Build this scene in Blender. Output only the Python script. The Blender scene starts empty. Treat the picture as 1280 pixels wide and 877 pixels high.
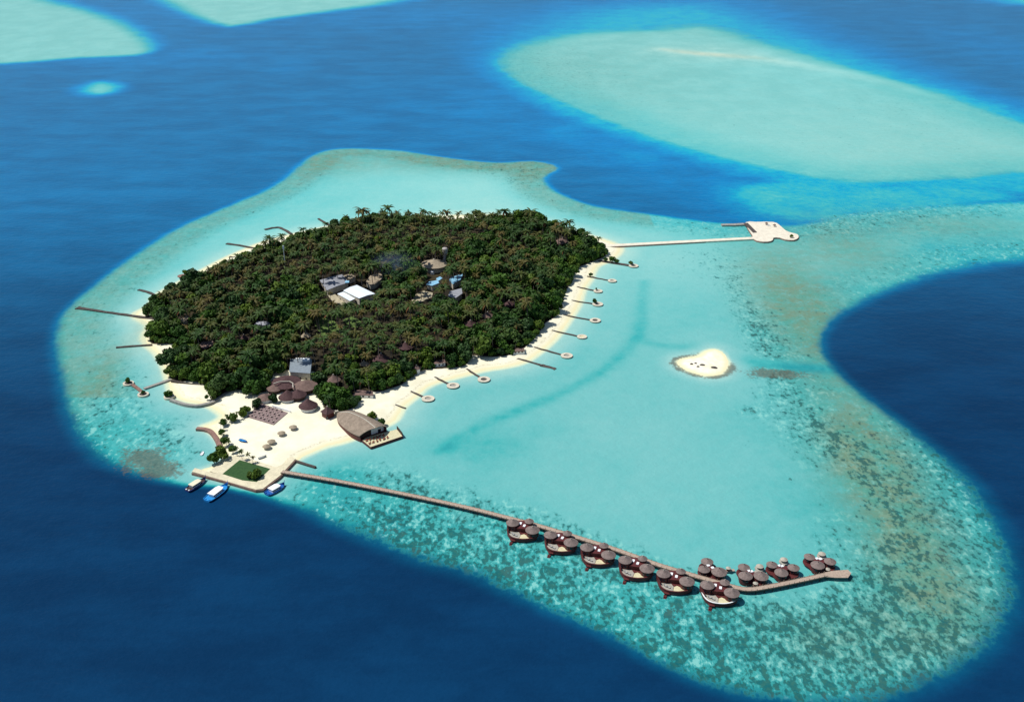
import bpy, math, random
import numpy as np
from mathutils import Vector, Matrix
R = math.radians
random.seed(7); rng = np.random.default_rng(7)
scene = bpy.context.scene
# ------------------------------------------------------------------ camera
H, PITCH, F, CX, CY = 330.0, R(25.3), 1244.0, 640.0, 438.5
cam_d = bpy.data.cameras.new('camera'); cam = bpy.data.objects.new('camera', cam_d)
scene.collection.objects.link(cam); scene.camera = cam
cam.location = (0, 0, H); cam.rotation_euler = (math.pi/2 - PITCH, 0, 0)
cam_d.sensor_width = 36; cam_d.lens = 36*F/1280; cam_d.clip_start = 1; cam_d.clip_end = 120000
# ------------------------------------------------------------------ light
SUN_EL, SUN_AZ = R(60), R(-86)          # azimuth from +Y towards +X: high on the left, slightly behind
w = bpy.data.worlds.new('World'); scene.world = w; w.use_nodes = True
nt = w.node_tree; bg = nt.nodes['Background']
sky = nt.nodes.new('ShaderNodeTexSky'); sky.sky_type = 'NISHITA'; sky.sun_disc = False
sky.sun_elevation = SUN_EL; sky.sun_rotation = SUN_AZ % (2*math.pi); sky.altitude = 300
sky.air_density = 1.0; sky.dust_density = 0.6; sky.ozone_density = 1.5
nt.links.new(sky.outputs[0], bg.inputs[0]); bg.inputs[1].default_value = 0.075
sl = bpy.data.lights.new('sun', 'SUN'); sl.energy = 4.0; sl.angle = R(0.5); sl.color = (1, .97, .92)
so = bpy.data.objects.new('sun', sl); scene.collection.objects.link(so)
sdir = Vector((math.sin(SUN_AZ)*math.cos(SUN_EL), math.cos(SUN_AZ)*math.cos(SUN_EL), math.sin(SUN_EL)))
so.rotation_euler = sdir.to_track_quat('Z', 'Y').to_euler(); so.location = (0, 600, 500)
vs = scene.view_settings; vs.view_transform = 'Standard'; vs.look = 'None'; vs.exposure = 0.2; vs.gamma = 1.0
vs.use_curve_mapping = False
scene.cycles.max_bounces = 6; scene.cycles.diffuse_bounces = 3; scene.cycles.volume_bounces = 1

# ------------------------------------------------------------------ map helpers
cp, sp = math.cos(PITCH), math.sin(PITCH)
def P(px, py, z=0.0):
    """photo pixel -> the world point at height z (used as a survey map of the island)"""
    a, b = (px-CX)/F, (CY-py)/F
    dx, dy, dz = a, cp + b*sp, -sp + b*cp
    t = (z-H)/dz
    return (dx*t, dy*t, z)
def proj(x, y, z):
    zz = y*cp + (H-z)*sp
    v = y*sp - (H-z)*cp
    return CX + F*x/zz, CY - F*v/zz, F/zz
def P2(px, py, z=0.0): return P(px, py, z)[:2]
def poly(pts, z=0.0): return [P2(x, y, z) for x, y in pts]
def smooth(pts, n=3, closed=True):
    out = []; m = len(pts)
    for i in range(m if closed else m-1):
        g = (lambda k: pts[k % m]) if closed else (lambda k: pts[min(max(k, 0), m-1)])
        p0, p1, p2, p3 = (np.array(g(i+k)) for k in (-1, 0, 1, 2))
        for s in range(n):
            t = s/n
            out.append(tuple(.5*((2*p1)+(-p0+p2)*t+(2*p0-5*p1+4*p2-p3)*t*t+(-p0+3*p1-3*p2+p3)*t**3)))
    if not closed: out.append(tuple(pts[-1]))
    return out
def sdf(pts, X, Y, closed=True, sub=None):
    """signed distance, negative inside; pts (x,y[,w]) -> d, w at the nearest edge"""
    P_ = np.array(pts, dtype=np.float64); m = len(P_); wd = P_.shape[1] > 2
    best = np.full(X.shape, 1e12); W = np.zeros(X.shape); ins = np.zeros(X.shape, bool)
    for i in range(m if closed else m-1):
        a, b = P_[i], P_[(i+1) % m]; ex, ey = b[0]-a[0], b[1]-a[1]
        L = ex*ex+ey*ey+1e-9
        qx, qy = X-a[0], Y-a[1]
        t = np.clip((qx*ex+qy*ey)/L, 0, 1)
        d = (qx-t*ex)**2+(qy-t*ey)**2
        if wd: W = np.where(d < best, a[2]+(b[2]-a[2])*t, W)
        best = np.minimum(best, d)
        if closed and abs(ey) > 1e-9:
            c = ((a[1] > Y) != (b[1] > Y)) & (X < ex*(Y-a[1])/ey + a[0])
            ins ^= c
    d = np.sqrt(best); d = np.where(ins, -d, d) if closed else d
    return (d, W) if wd else d
def ss(a, b, x):
    t = np.clip((x-a)/(b-a), 0, 1); return t*t*(3-2*t)
def inside(pt, pts):
    x, y = pt; c = False; j = len(pts)-1
    for i in range(len(pts)):
        a, b = pts[i], pts[j]
        if (a[1] > y) != (b[1] > y) and x < (b[0]-a[0])*(y-a[1])/(b[1]-a[1])+a[0]: c = not c
        j = i
    return c

# ------------------------------------------------------------------ node + material helpers
class NT:
    def __init__(s, name):
        s.m = bpy.data.materials.new(name); s.m.use_nodes = True; s.t = s.m.node_tree
        s.b = s.t.nodes['Principled BSDF']
    def n(s, typ, **kw):
        nd = s.t.nodes.new(typ)
        for k, v in kw.items(): setattr(nd, k, v)
        return nd
    def set(s, sock, v):
        if isinstance(v, bpy.types.NodeSocket): s.t.links.new(v, sock)
        else:
            if hasattr(sock.default_value, '__len__') and not hasattr(v, '__len__'): v = [v]*len(sock.default_value)
            if hasattr(sock.default_value, '__len__') and len(v) == 3 and len(sock.default_value) == 4: v = tuple(v)+(1,)
            sock.default_value = v
    def math(s, op, a, b=0.0, c=None, clamp=False):
        nd = s.n('ShaderNodeMath', operation=op, use_clamp=clamp); s.set(nd.inputs[0], a); s.set(nd.inputs[1], b)
        if c is not None: s.set(nd.inputs[2], c)
        return nd.outputs[0]
    def mix(s, f, a, b, blend='MIX'):
        nd = s.n('ShaderNodeMix', data_type='RGBA', blend_type=blend)
        s.set(nd.inputs[0], f); s.set(nd.inputs[6], a); s.set(nd.inputs[7], b); return nd.outputs[2]
    def attr(s, name):
        return s.n('ShaderNodeAttribute', attribute_name=name).outputs['Fac']
    def pos(s): return s.n('ShaderNodeNewGeometry').outputs['Position']
    def obj(s): return s.n('ShaderNodeTexCoord').outputs['Object']
    def mapping(s, v, scale):
        nd = s.n('ShaderNodeMapping'); s.set(nd.inputs[0], v); nd.inputs['Scale'].default_value = scale; return nd.outputs[0]
    def noise(s, v, scale, detail=3, rough=.55, dist=0.0):
        nd = s.n('ShaderNodeTexNoise'); s.set(nd.inputs['Vector'], v)
        nd.inputs['Scale'].default_value = scale; nd.inputs['Detail'].default_value = detail
        nd.inputs['Roughness'].default_value = rough; nd.inputs['Distortion'].default_value = dist
        return nd.outputs[0]
    def rng(s, v, a, b, c=0.0, d=1.0, sm=True):
        nd = s.n('ShaderNodeMapRange', interpolation_type='SMOOTHSTEP' if sm else 'LINEAR')
        for i, x in enumerate((v, a, b, c, d)): s.set(nd.inputs[i], x)
        return nd.outputs[0]
    def ramp(s, f, stops):
        nd = s.n('ShaderNodeValToRGB'); s.set(nd.inputs[0], f); e = nd.color_ramp.elements
        while len(e) < len(stops): e.new(.5)
        for k, (p, c) in enumerate(stops): e[k].position = p; e[k].color = tuple(c)+(1,)
        return nd.outputs[0]
    def bump(s, h, strength, dist):
        nd = s.n('ShaderNodeBump'); s.set(nd.inputs['Height'], h)
        nd.inputs['Strength'].default_value = strength; nd.inputs['Distance'].default_value = dist
        s.t.links.new(nd.outputs[0], s.b.inputs['Normal'])
    def base(s, c): s.set(s.b.inputs['Base Color'], c)
    def p(s, name, v): s.set(s.b.inputs[name], v)

def surf(name, col, rough=.75, var=.35, scale=.6, bump=.0, spec=.3, stretch=(1, 1, 1)):
    g = NT(name); v = g.mapping(g.pos(), stretch)
    n1 = g.noise(v, scale, 4, .65); n2 = g.noise(v, scale*5, 3, .6)
    f = g.rng(g.math('ADD', g.math('MULTIPLY', n1, .6), g.math('MULTIPLY', n2, .4)), .32, .68)
    lo = tuple(c*(1-var) for c in col); hi = tuple(min(c*(1+var*.6), .95) for c in col)
    g.base(g.mix(f, lo, hi)); g.p('Roughness', rough); g.p('Specular IOR Level', spec)
    if bump: g.bump(n2, .5, bump)
    return g.m
M = {}
def mk(k, *a, **kw): M[k] = surf(k, *a, **kw)
mk('thatch_grey', (.205, .16, .145), .9, .35, .8, .12, .1)
mk('thatch_purple', (.09, .052, .052), .9, .35, .6, .12, .1)
mk('thatch_brown', (.175, .118, .10), .9, .35, .6, .12, .1)
mk('thatch_tan', (.34, .28, .2), .9, .3, .6, .12, .1)
mk('thatch_boat', (.27, .215, .165), .9, .3, .35, .12, .1)
mk('ridge_pale', (.42, .39, .32), .9, .25, .8)
mk('wood_red', (.105, .024, .024), .55, .4, 1.2, .0, .3)
mk('wood_dark', (.05, .028, .025), .7, .4, 1.0)
mk('wood_deck', (.40, .31, .24), .75, .28, .9)
mk('deck_sand', (.62, .57, .36), .9, .2, .7)
mk('deck_pale', (.36, .34, .29), .8, .3, .7)
mk('concrete', (.72, .66, .53), .9, .18, .25)
mk('quay_top', (.66, .60, .42), .9, .2, .25)
mk('quay_face', (.26, .15, .12), .9, .4, .5)
mk('terrace', (.25, .18, .17), .9, .3, .5)
mk('yard_sand', (.42, .37, .25), .95, .35, .4)
mk('terrace_table', (.36, .28, .25), .8, .25, 1.0)
mk('stone_dark', (.085, .07, .062), .95, .5, .6, .2)
mk('stone_grey', (.30, .29, .26), .95, .35, .5, .1)
mk('ring_pale', (.62, .56, .44), .9, .25, .7)
mk('white_paint', (.8, .8, .78), .6, .1, .5)
mk('skylight', (.85, .87, .87), .4, .06, .5)
mk('metal_grey', (.23, .27, .30), .5, .2, .4)
mk('metal_slate', (.29, .30, .33), .6, .35, .3, stretch=(.3, 3, 1))
mk('metal_white', (.75, .82, .86), .5, .12, .2)
mk('metal_blue', (.25, .5, .68), .45, .35, .5)
mk('wall_cream', (.55, .5, .4), .9, .2, .4)
mk('boat_blue', (.015, .10, .36), .35, .2, .5, spec=.5)
mk('boat_bright', (.02, .25, .60), .35, .2, .5, spec=.5)
mk('boat_navy', (.02, .05, .22), .35, .2, .5, spec=.5)
mk('canvas_white', (.82, .83, .83), .6, .08, .4)
mk('canvas_cream', (.75, .68, .5), .6, .1, .4)
mk('glass_dark', (.015, .02, .03), .15, .1, .5, spec=.5)
mk('table_red', (.22, .05, .03), .7, .35, 1.5)
mk('chair_dark', (.05, .03, .035), .7, .3, 1.5)
mk('bark', (.13, .10, .08), .95, .3, 1.2)
mk('palm_bark', (.17, .14, .12), .95, .3, 1.2)
mk('fabric_blue', (.03, .06, .25), .8, .2, 1)
mk('cushion', (.35, .36, .35), .9, .2, 1)
mk('tank', (.42, .38, .36), .8, .25, .5)

def leafmat(name, stops, bumpy=0):
    g = NT(name)
    r = g.math('FRACT', g.math('ADD', g.n('ShaderNodeObjectInfo').outputs['Random'], g.attr('tint')))
    c = g.ramp(r, stops)
    n = g.noise(g.pos(), .9, 2, .6)
    c = g.mix(g.rng(n, .3, .7), c, g.mix(1.0, c, (.55, .6, .5), 'MULTIPLY'))
    d = g.attr('dry')
    c = g.mix(d, c, (.15, .07, .025))
    g.base(c); g.p('Roughness', .6); g.p('Specular IOR Level', .15)
    return g.m
M['leaf_broad'] = leafmat('leaf_broad', [(0, (.018, .052, .012)), (.25, (.036, .092, .013)), (.55, (.062, .135, .016)), (.78, (.115, .175, .02)), (.9, (.05, .10, .03)), (1, (.022, .06, .014))])
M['leaf_palm'] = leafmat('leaf_palm', [(0, (.026, .066, .012)), (.35, (.042, .080, .014)), (.6, (.07, .085, .017)), (.85, (.115, .085, .022)), (1, (.03, .07, .014))])

# ------------------------------------------------------------------ object helpers
def tag(o, label=None, cat=None, group=None, kind=None):
    if label: o['label'] = label
    if cat: o['category'] = cat
    if group: o['group'] = group
    if kind: o['kind'] = kind
    return o
def empty(name, loc, label, cat, group=None, rz=0.0):
    o = bpy.data.objects.new(name, None); scene.collection.objects.link(o)
    o.location = loc; o.rotation_euler = (0, 0, rz); o.empty_display_size = 1
    return tag(o, label, cat, group)
class MB:
    def __init__(s): s.v = []; s.f = []; s.mi = []; s.m = 0
    def add(s, vs_, fs):
        k = len(s.v); s.v += [tuple(q) for q in vs_]; s.f += [tuple(i+k for i in f) for f in fs]; s.mi += [s.m]*len(fs)
        return s
    def prism(s, pts, z0, z1, z1b=None):
        n = len(pts)
        area = sum(pts[i][0]*pts[(i+1) % n][1]-pts[(i+1) % n][0]*pts[i][1] for i in range(n))
        if area < 0: pts = pts[::-1]
        return s.add([(x, y, z0) for x, y in pts]+[(x, y, z1) for x, y in pts],
              [tuple(range(n))[::-1], tuple(range(n, 2*n))]+[(i, (i+1) % n, n+(i+1) % n, n+i) for i in range(n)])
    def box(s, c, size, rz=0.0):
        a, b, h = (q/2 for q in size); C, S = math.cos(rz), math.sin(rz)
        return s.prism([(c[0]+x*C-y*S, c[1]+x*S+y*C) for x, y in ((-a, -b), (a, -b), (a, b), (-a, b))], c[2]-h, c[2]+h)
    def lathe(s, c, prof, n=24, sy=1.0, rz=0.0):
        """prof = [(r, z)...] from bottom/outside; open ends are capped when r > 0 at the ends"""
        vs_ = []; m = len(prof); C, S = math.cos(rz), math.sin(rz)
        for r, z in prof:
            for k in range(n):
                a = 2*math.pi*k/n; x, y = r*math.cos(a), r*math.sin(a)*sy
                vs_.append((c[0]+x*C-y*S, c[1]+x*S+y*C, c[2]+z))
        fs = [(j*n+k, j*n+(k+1) % n, (j+1)*n+(k+1) % n, (j+1)*n+k) for j in range(m-1) for k in range(n)]
        if prof[0][0] > 1e-3: fs.append(tuple(range(n))[::-1])
        if prof[-1][0] > 1e-3: fs.append(tuple(range((m-1)*n, m*n)))
        return s.add(vs_, fs)
    def ring(s, c, r0, r1, z0, z1, n=28):
        vs_ = []
        for r, z in ((r1, z0), (r1, z1), (r0, z1), (r0, z0)):
            for k in range(n):
                a = 2*math.pi*k/n; vs_.append((c[0]+r*math.cos(a), c[1]+r*math.sin(a), c[2]+z))
        return s.add(vs_, [(j*n+k, j*n+(k+1) % n, ((j+1) % 4)*n+(k+1) % n, ((j+1) % 4)*n+k) for j in range(4) for k in range(n)])
    def ribbon(s, pts, wd, z0, z1, jag=0.0):
        """a wall / deck following a polyline"""
        L, Rr = [], []; m = len(pts)
        for i in range(m):
            a = np.array(pts[max(i-1, 0)][:2]); b = np.array(pts[min(i+1, m-1)][:2]); t = b-a; t = t/(np.linalg.norm(t)+1e-9)
            n_ = np.array((-t[1], t[0])); h = wd[i]/2 if hasattr(wd, '__len__') else wd/2
            p = np.array(pts[i][:2]); j1, j2 = (random.uniform(-jag, jag) for _ in range(2))
            L.append(p+n_*(h+j1)); Rr.append(p-n_*(h+j2))
        vs_ = []
        for i in range(m):
            zz = random.uniform(-jag, jag)*.6
            vs_ += [(*L[i], z0), (*Rr[i], z0), (*Rr[i], z1+zz), (*L[i], z1+zz)]
        fs = [(0, 1, 2, 3), tuple((m-1)*4+q for q in (3, 2, 1, 0))]
        for i in range(m-1):
            a, b = i*4, (i+1)*4
            fs += [(a+(q+1) % 4, a+q, b+q, b+(q+1) % 4) for q in range(4)]
        return s.add(vs_, fs)
    def beam(s, a, b, r, n=6, r2=None):
        a, b = Vector(a), Vector(b); d = (b-a).normalized(); u = d.orthogonal().normalized(); v = d.cross(u)
        r2 = r if r2 is None else r2; vs_ = []
        for q, rr in ((a, r), (b, r2)):
            for k in range(n):
                t = 2*math.pi*k/n; vs_.append(tuple(q+u*rr*math.cos(t)+v*rr*math.sin(t)))
        return s.add(vs_, [(k, (k+1) % n, n+(k+1) % n, n+k) for k in range(n)]+[tuple(range(n))[::-1], tuple(range(n, 2*n))])
    def build(s, name, mats, parent=None, label=None, shade=False):
        me = bpy.data.meshes.new(name); 
        org = Vector(parent.location) if parent is not None and parent.get('_w') else Vector((0, 0, 0))
        me.from_pydata(s.v, [], s.f)
        for mm in (mats if isinstance(mats, (list, tuple)) else [mats]): me.materials.append(M[mm] if isinstance(mm, str) else mm)
        me.polygons.foreach_set('material_index', s.mi); me.update()
        if shade: me.polygons.foreach_set('use_smooth', [True]*len(me.polygons))
        o = bpy.data.objects.new(name, me); scene.collection.objects.link(o)
        if parent is not None: o.parent = parent
        if label: o['label'] = label
        return o
def children(o): return [c for c in o.children]
def copy_tree(o, parent=None):
    c = o.copy(); scene.collection.objects.link(c)
    if parent is not None: c.parent = parent
    for ch in children(o): copy_tree(ch, c)
    return c
def loc(pts, o): return [(x-o[0], y-o[1]) for x, y in pts]

# ================================================================== THE SETTING
SHORE = smooth(poly([(330, 302), (390, 287), (450, 277), (530, 271), (590, 269), (640, 270), (690, 281), (740, 295), (770, 305), (776, 313),
  (764, 325), (748, 332), (742, 340), (738, 350), (730, 362), (724, 380), (716, 394), (706, 409), (692, 426), (674, 441), (655, 453),
  (630, 459), (605, 463), (570, 472), (540, 481), (522, 495), (505, 508), (497, 522), (486, 530), (450, 545), (428, 553), (408, 558), (390, 566), (374, 575),
  (350, 600), (328, 611), (300, 606), (262, 597), (244, 590), (262, 583), (275, 576), (277, 563), (272, 551), (263, 540), (252, 533), (266, 528), (277, 520),
  (268, 512), (258, 507), (244, 504), (226, 500), (213, 490), (208, 470), (203, 455), (194, 440), (184, 431), (181, 420), (186, 406), (168, 394), (180, 386), (190, 378),
  (193, 370), (210, 360), (230, 349), (255, 336), (280, 323), (305, 312)]), 3)
VEG = smooth(poly([(346, 310), (402, 293), (440, 280), (500, 275), (545, 275), (572, 280), (600, 275), (640, 274.5), (690, 285), (730, 301), (755, 314), (757, 322), (735, 331), (722, 338), (716, 346), (712, 360), (706, 370), (700, 384),
  (697, 396), (683, 406), (676, 416), (664, 430), (655, 438), (638, 446), (612, 449), (590, 447), (584, 458), (562, 463), (528, 466), (505, 482),
  (478, 492), (452, 494), (446, 512), (422, 516), (404, 512), (399, 492), (394, 474), (391, 468), (358, 467), (345, 468), (336, 484), (330, 494), (303, 490), (282, 494), (264, 503), (262, 490), (246, 480), (214, 476), (209, 456), (222, 440), (222, 433), (188, 430), (188, 416),
  (200, 404), (180, 396), (190, 384), (197, 374), (219, 364), (248, 352), (284, 336), (318, 322)]), 3)
SAND2 = smooth(poly([(846, 453.5), (850, 448.5), (862, 446), (873, 444), (881, 438.5), (892, 436), (902, 438.5), (909, 446), (911, 456), (906, 464), (897, 469), (880, 469.5), (864, 465.5), (852, 460)]), 3)

def W(pts):   # (px, py, half-width m)
    return [(*P2(x, y), wd) for x, y, wd in pts]
REEF = smooth(W([(388, 200, 22), (410, 190, 20), (440, 187, 18), (500, 190, 18), (560, 199, 18), (620, 205, 18), (665, 203, 20), (692, 210, 18), (674, 222, 20), (692, 242, 16), (740, 259, 14), (800, 268, 14), (860, 276, 14), (905, 281, 14), (950, 284, 16),
  (1000, 283, 30), (1060, 270, 40), (1150, 259, 40), (1280, 254, 40), (1420, 250, 40), (1420, 305, 50), (1280, 322, 50), (1200, 331, 45), (1130, 349, 35), (1075, 371, 28), (1032, 395, 24), (1015, 422, 20), (1024, 450, 18), (1062, 490, 20), (1112, 530, 24),
  (1162, 572, 28), (1195, 605, 30), (1226, 655, 30), (1243, 702, 28), (1240, 754, 28), (1200, 804, 28), (1140, 839, 26), (1075, 861, 26), (1000, 865, 24), (920, 849, 22), (850, 823, 20), (780, 789, 20), (720, 761, 20), (660, 734, 22), (600, 706, 26), (540, 690, 26),
  (480, 668, 24), (430, 648, 22), (385, 630, 16), (345, 617, 12), (310, 609, 8), (270, 602, 8), (235, 600, 10), (205, 592, 16), (170, 582, 20), (135, 563, 24), (106, 525, 24), (90, 475, 22), (80, 425, 20), (88, 392, 18), (122, 360, 18), (172, 322, 18), (232, 284, 18), (292, 258, 18), (350, 232, 20)]), 3)
FAR1 = smooth(W([(608, 78, 60), (625, 58, 90), (680, 40, 150), (740, 34, 180), (800, 32, 180), (870, 28, 150), (930, 36, 120), (980, 54, 90), (1060, 76, 80), (1150, 104, 60), (1220, 128, 50), (1290, 152, 45), (1420, 190, 40), (1420, 222, 40), (1280, 222, 40), (1230, 228, 40), (1150, 232, 40), (1080, 234, 40), (1020, 228, 36),
  (960, 216, 34), (900, 202, 32), (840, 186, 32), (780, 166, 32), (720, 142, 32), (670, 120, 36), (630, 100, 44)]), 2)
FAR1B = smooth(W([(600, 75, 100), (640, 35, 250), (720, 8, 300), (900, 2, 300), (1010, 40, 200), (1150, 90, 120), (1290, 140, 90), (1450, 185, 90), (1450, 255, 60), (1280, 250, 60), (1100, 256, 60), (1010, 250, 70), (930, 224, 60), (840, 196, 50), (720, 156, 50), (630, 112, 60)]), 2)
FAR2 = smooth(W([(-200, -20, 60), (30, -20, 90), (70, 0, 90), (110, 10, 80), (155, 26, 70), (185, 44, 60), (196, 62, 45), (170, 70, 40), (100, 73, 40), (40, 78, 40), (-60, 84, 40), (-200, 88, 40)]), 2)
FAR3 = smooth(W([(170, -12, 100), (205, 6, 80), (235, 20, 60), (285, 34, 50), (345, 24, 60), (430, 13, 80), (520, -2, 120), (520, -25, 200), (170, -25, 200)]), 2)
PATCH = smooth(W([(99, 110, 34), (122, 102, 34), (150, 105, 34), (149, 114, 34), (122, 120, 34), (102, 117, 34)]), 3)
FAR4 = smooth(W([(1180, -20, 100), (1230, 0, 100), (1300, 8, 100), (1500, 10, 100), (1500, -40, 100), (1180, -40, 100)]), 2)

def lin(a, b, step):
    return list(np.arange(a, b, step))
ys = [-4000, -1500, -500, 0, 150, 230, 270]+lin(290, 900, 2.2)+lin(900, 1500, 4.5)+lin(1500, 3800, 13)
st = 20; y_ = 3800
while y_ < 60000: ys.append(y_); y_ += st; st *= 1.25
xh = lin(0, 480, 2.4)+lin(480, 1050, 6); st = 15; x_ = 1050
while x_ < 40000: xh.append(x_); x_ += st; st *= 1.14
xs = [-q for q in xh[:0:-1]]+xh
ys = np.array(ys); xs = np.array(xs)
GX, GY = np.meshgrid(xs, ys); X, Y = GX.ravel(), GY.ravel()
def field(pts, pad=260, far=1e6):
    A = np.array(pts); m = (X > A[:, 0].min()-pad) & (X < A[:, 0].max()+pad) & (Y > A[:, 1].min()-pad) & (Y < A[:, 1].max()+pad)
    if A.shape[1] > 2:
        d = np.full(X.shape, far); wv = np.ones(X.shape); a, b = sdf(pts, X[m], Y[m]); d[m] = a; wv[m] = b; return d, wv
    d = np.full(X.shape, far); d[m] = sdf(pts, X[m], Y[m]); return d
def lobe(px, py, rx, ry, rot=0.0):
    """soft blob on the sea map, radii in photo pixels at that spot"""
    x0, y0 = P2(px, py); x1 = P2(px+rx, py)[0]-x0; y1 = P2(px, py-ry)[1]-y0
    dx, dy = X-x0, Y-y0
    if rot:   # the rotation is given in the map, after scaling to the pixel aspect
        ax, ay = dx/x1*rx, dy/y1*ry; c, s = math.cos(rot), math.sin(rot); ax, ay = ax*c+ay*s, -ax*s+ay*c
        return np.exp(-((ax/rx)**2+(ay/ry)**2))
    return np.exp(-((dx/x1)**2+(dy/y1)**2))
sdR, wR = field(REEF); t = ss(-.62, 1.0, (sdR-5)/(wR*.62))
sdS = field(SHORE, 200, 300.0); sdB = field(SAND2, 150, 300.0)
shore = np.minimum(np.maximum(sdS, 0), np.maximum(sdB, 0)*1.6)
lag = .02+.11*ss(0, 6, shore)+.10*ss(4, 30, shore)+.03*ss(30, 90, shore)
lag += .07*ss(-75, -10, sdR)
# channels cut through the sand flat
for ch, wd, am in (([(806, 352), (803, 385), (797, 415), (780, 440), (750, 465), (705, 490), (650, 512), (600, 532), (555, 562)], 6.2, .105),
                   ([(797, 422), (815, 429), (840, 433), (868, 433)], 6, .08), ([(900, 440), (940, 452), (985, 458), (1030, 462)], 9, .09),
                   ([(620, 655), (700, 672), (800, 702), (870, 722)], 7, .05), ([(545, 490), (610, 486), (690, 470), (740, 440)], 14, .04),
                   ([(700, 540), (740, 560), (770, 580)], 16, .03)):
    d = np.full(X.shape, 1e3); m = sdR < 0; d[m] = sdf(smooth(poly(ch), 3, False), X[m], Y[m], closed=False)
    lag += am*np.exp(-(d/wd)**2)*(.72+.28*np.sin(X*.05+1)*np.sin(Y*.045))
lag += .10*lobe(450, 640, 90, 26, -.28)+.06*lobe(600, 560, 70, 24)+.05*lobe(430, 590, 40, 20)
lag += .07*lobe(1120, 650, 110, 120)+.08*lobe(1200, 295, 160, 30)+.06*lobe(950, 800, 150, 50)
lag -= .05*lobe(780, 560, 150, 80)+.05*lobe(850, 330, 80, 40)+.07*lobe(600, 240, 130, 28)+.06*lobe(150, 420, 60, 50)
lag = np.clip(lag, .02, .5)
depth = lag+(1-lag)*t
for pts, base in ((FAR1, .22), (FAR1B, .47), (FAR2, .21), (FAR3, .20), (PATCH, .28), (FAR4, .42)):
    d, wv = field(pts, 900); tt = ss(-1, 1, d/wv)
    b = base
    if pts is FAR1: b = base+.10*ss(-160, -20, d)-.02*lobe(1050, 180, 200, 40)
    depth = np.minimum(depth, b+(1-b)*tt)
depth -= .08*np.exp(-((X-P2(900, 66)[0])/150)**2-((Y-P2(900, 66)[1])/120)**2)*(depth < .5)
# pale spit on the far reef
d = np.full(X.shape, 1e5); m = (Y > 1500) & (Y < 3000) & (X > 100) & (X < 1800)
d[m] = sdf(poly([(830, 62), (880, 68), (960, 74), (1010, 82), (1090, 98), (1180, 118), (1260, 140)]), X[m], Y[m], closed=False)
depth -= .09*np.exp(-(d/36)**2)
# shallower mid-depth water between the reefs
mid = .7*lobe(1090, 257, 190, 36)+.5*lobe(1200, 242, 120, 10)+.45*lobe(985, 252, 60, 18)+.3*lobe(720, 165, 60, 20)+.3*lobe(800, 195, 60, 18)+.10*lobe(560, 130, 160, 40)+.12*lobe(640, 120, 70, 40)+.12*lobe(880, 215, 120, 22)+.22*lobe(960, 238, 60, 10)
mid += .10*lobe(365, 85, 25, 10)+.18*lobe(600, 20, 200, 14)+.18*lobe(180, 72, 160, 14)+.16*lobe(250, 12, 200, 20)+.13*lobe(1250, 60, 60, 30)
depth = np.minimum(depth, np.maximum(1-mid*.85, .43))
# reef life
band = lambda a, b, c, e: ss(a, b, sdR)*(1-ss(c, e, sdR))
south = ss(400, 300, Y*1.0-300)*0+ss(-120, -60, X)*(1-ss(560, 640, Y+X*.10))
coral = band(-75, -45, 4, 26)*south*.62
coral += .30*band(-60, -25, 0, 15)*(1-south)
coral += .42*lobe(950, 800, 140, 50)+.34*lobe(1100, 800, 100, 50)+.36*lobe(1060, 690, 50, 50)+.42*lobe(940, 395, 26, 55)+.34*lobe(990, 520, 40, 70)+.20*lobe(900, 330, 90, 26)
coral += .40*lobe(640, 712, 90, 24, -.3)+.36*lobe(530, 672, 90, 16, -.25)+.24*lobe(430, 630, 60, 12, -.2)
coral += .22*lobe(1150, 290, 200, 30)+.26*lobe(130, 520, 40, 60)+.30*lobe(215, 540, 40, 26)+.22*lobe(640, 215, 80, 16)+.20*lobe(940, 515, 25, 8)+.3*lobe(935, 512, 14, 5)
coral += .16*band(-300, -100, -50, -20)*.5*lobe(1000, 450, 120, 160)
d1, _ = field(FAR1, 300); coral += (.12*ss(-500, -150, d1)*(1-ss(-10, 20, d1)))*(Y > 1300)+.18*(d1 < 0)*lobe(680, 85, 90, 36)+.06*(d1 < 0)*lobe(1150, 140, 200, 26)
d2, _ = field(FAR2, 300); d3, _ = field(FAR3, 300); coral += .12*(d2 < 0)+.12*(d3 < 0)+.04*(d1 < -30)
d = np.full(X.shape, 1e3); m = (sdR < 60) & (Y < 900)
d[m] = sdf(smooth(poly([(903, 443), (940, 451), (985, 457), (1040, 461)]), 3, False), X[m], Y[m], closed=False); chan = np.exp(-(d/9)**2)
coral += .05*(sdR < -30); coral *= ss(3, 14, shore)*(1-chan)
olive = .75*lobe(1080, 560, 55, 75, -.6)+.7*lobe(1000, 400, 52, 70)+.65*lobe(1130, 650, 60, 90)+.6*lobe(1060, 310, 70, 32)+.5*lobe(1180, 282, 120, 18)+.55*lobe(1150, 740, 70, 60)+.45*lobe(1060, 800, 120, 45)
olive += .5*band(-50, -18, 0, 18)*(Y > 620)*(X < 150)*(sdR > -60)+.6*lobe(560, 203, 130, 12)+.4*lobe(420, 205, 40, 16)+.5*lobe(660, 210, 50, 12)
olive += .30*lobe(120, 480, 24, 90)+.5*lobe(1000, 360, 60, 60)
olive += .22*(d1 < -20)*(.5+.5*np.sin(X*.006+1)*np.sin(Y*.004))+.12*(d2 < 0)+.12*(d3 < 0)
rock = 1.0*lobe(180, 573, 36, 17, -.1)+1.15*lobe(972, 466, 42, 8)+.8*lobe(205, 590, 26, 10)
rr = np.exp(-((sdB-2.5)/3.2)**2)*(1-.9*lobe(890, 436, 34, 9))
rock = np.clip(rock+rr*.85, 0, 1)*(1-.8*chan); olive = np.clip(olive*1.15, 0, 1)*(1-.85*chan); coral = np.clip(coral*1.25, 0, 1)
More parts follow.
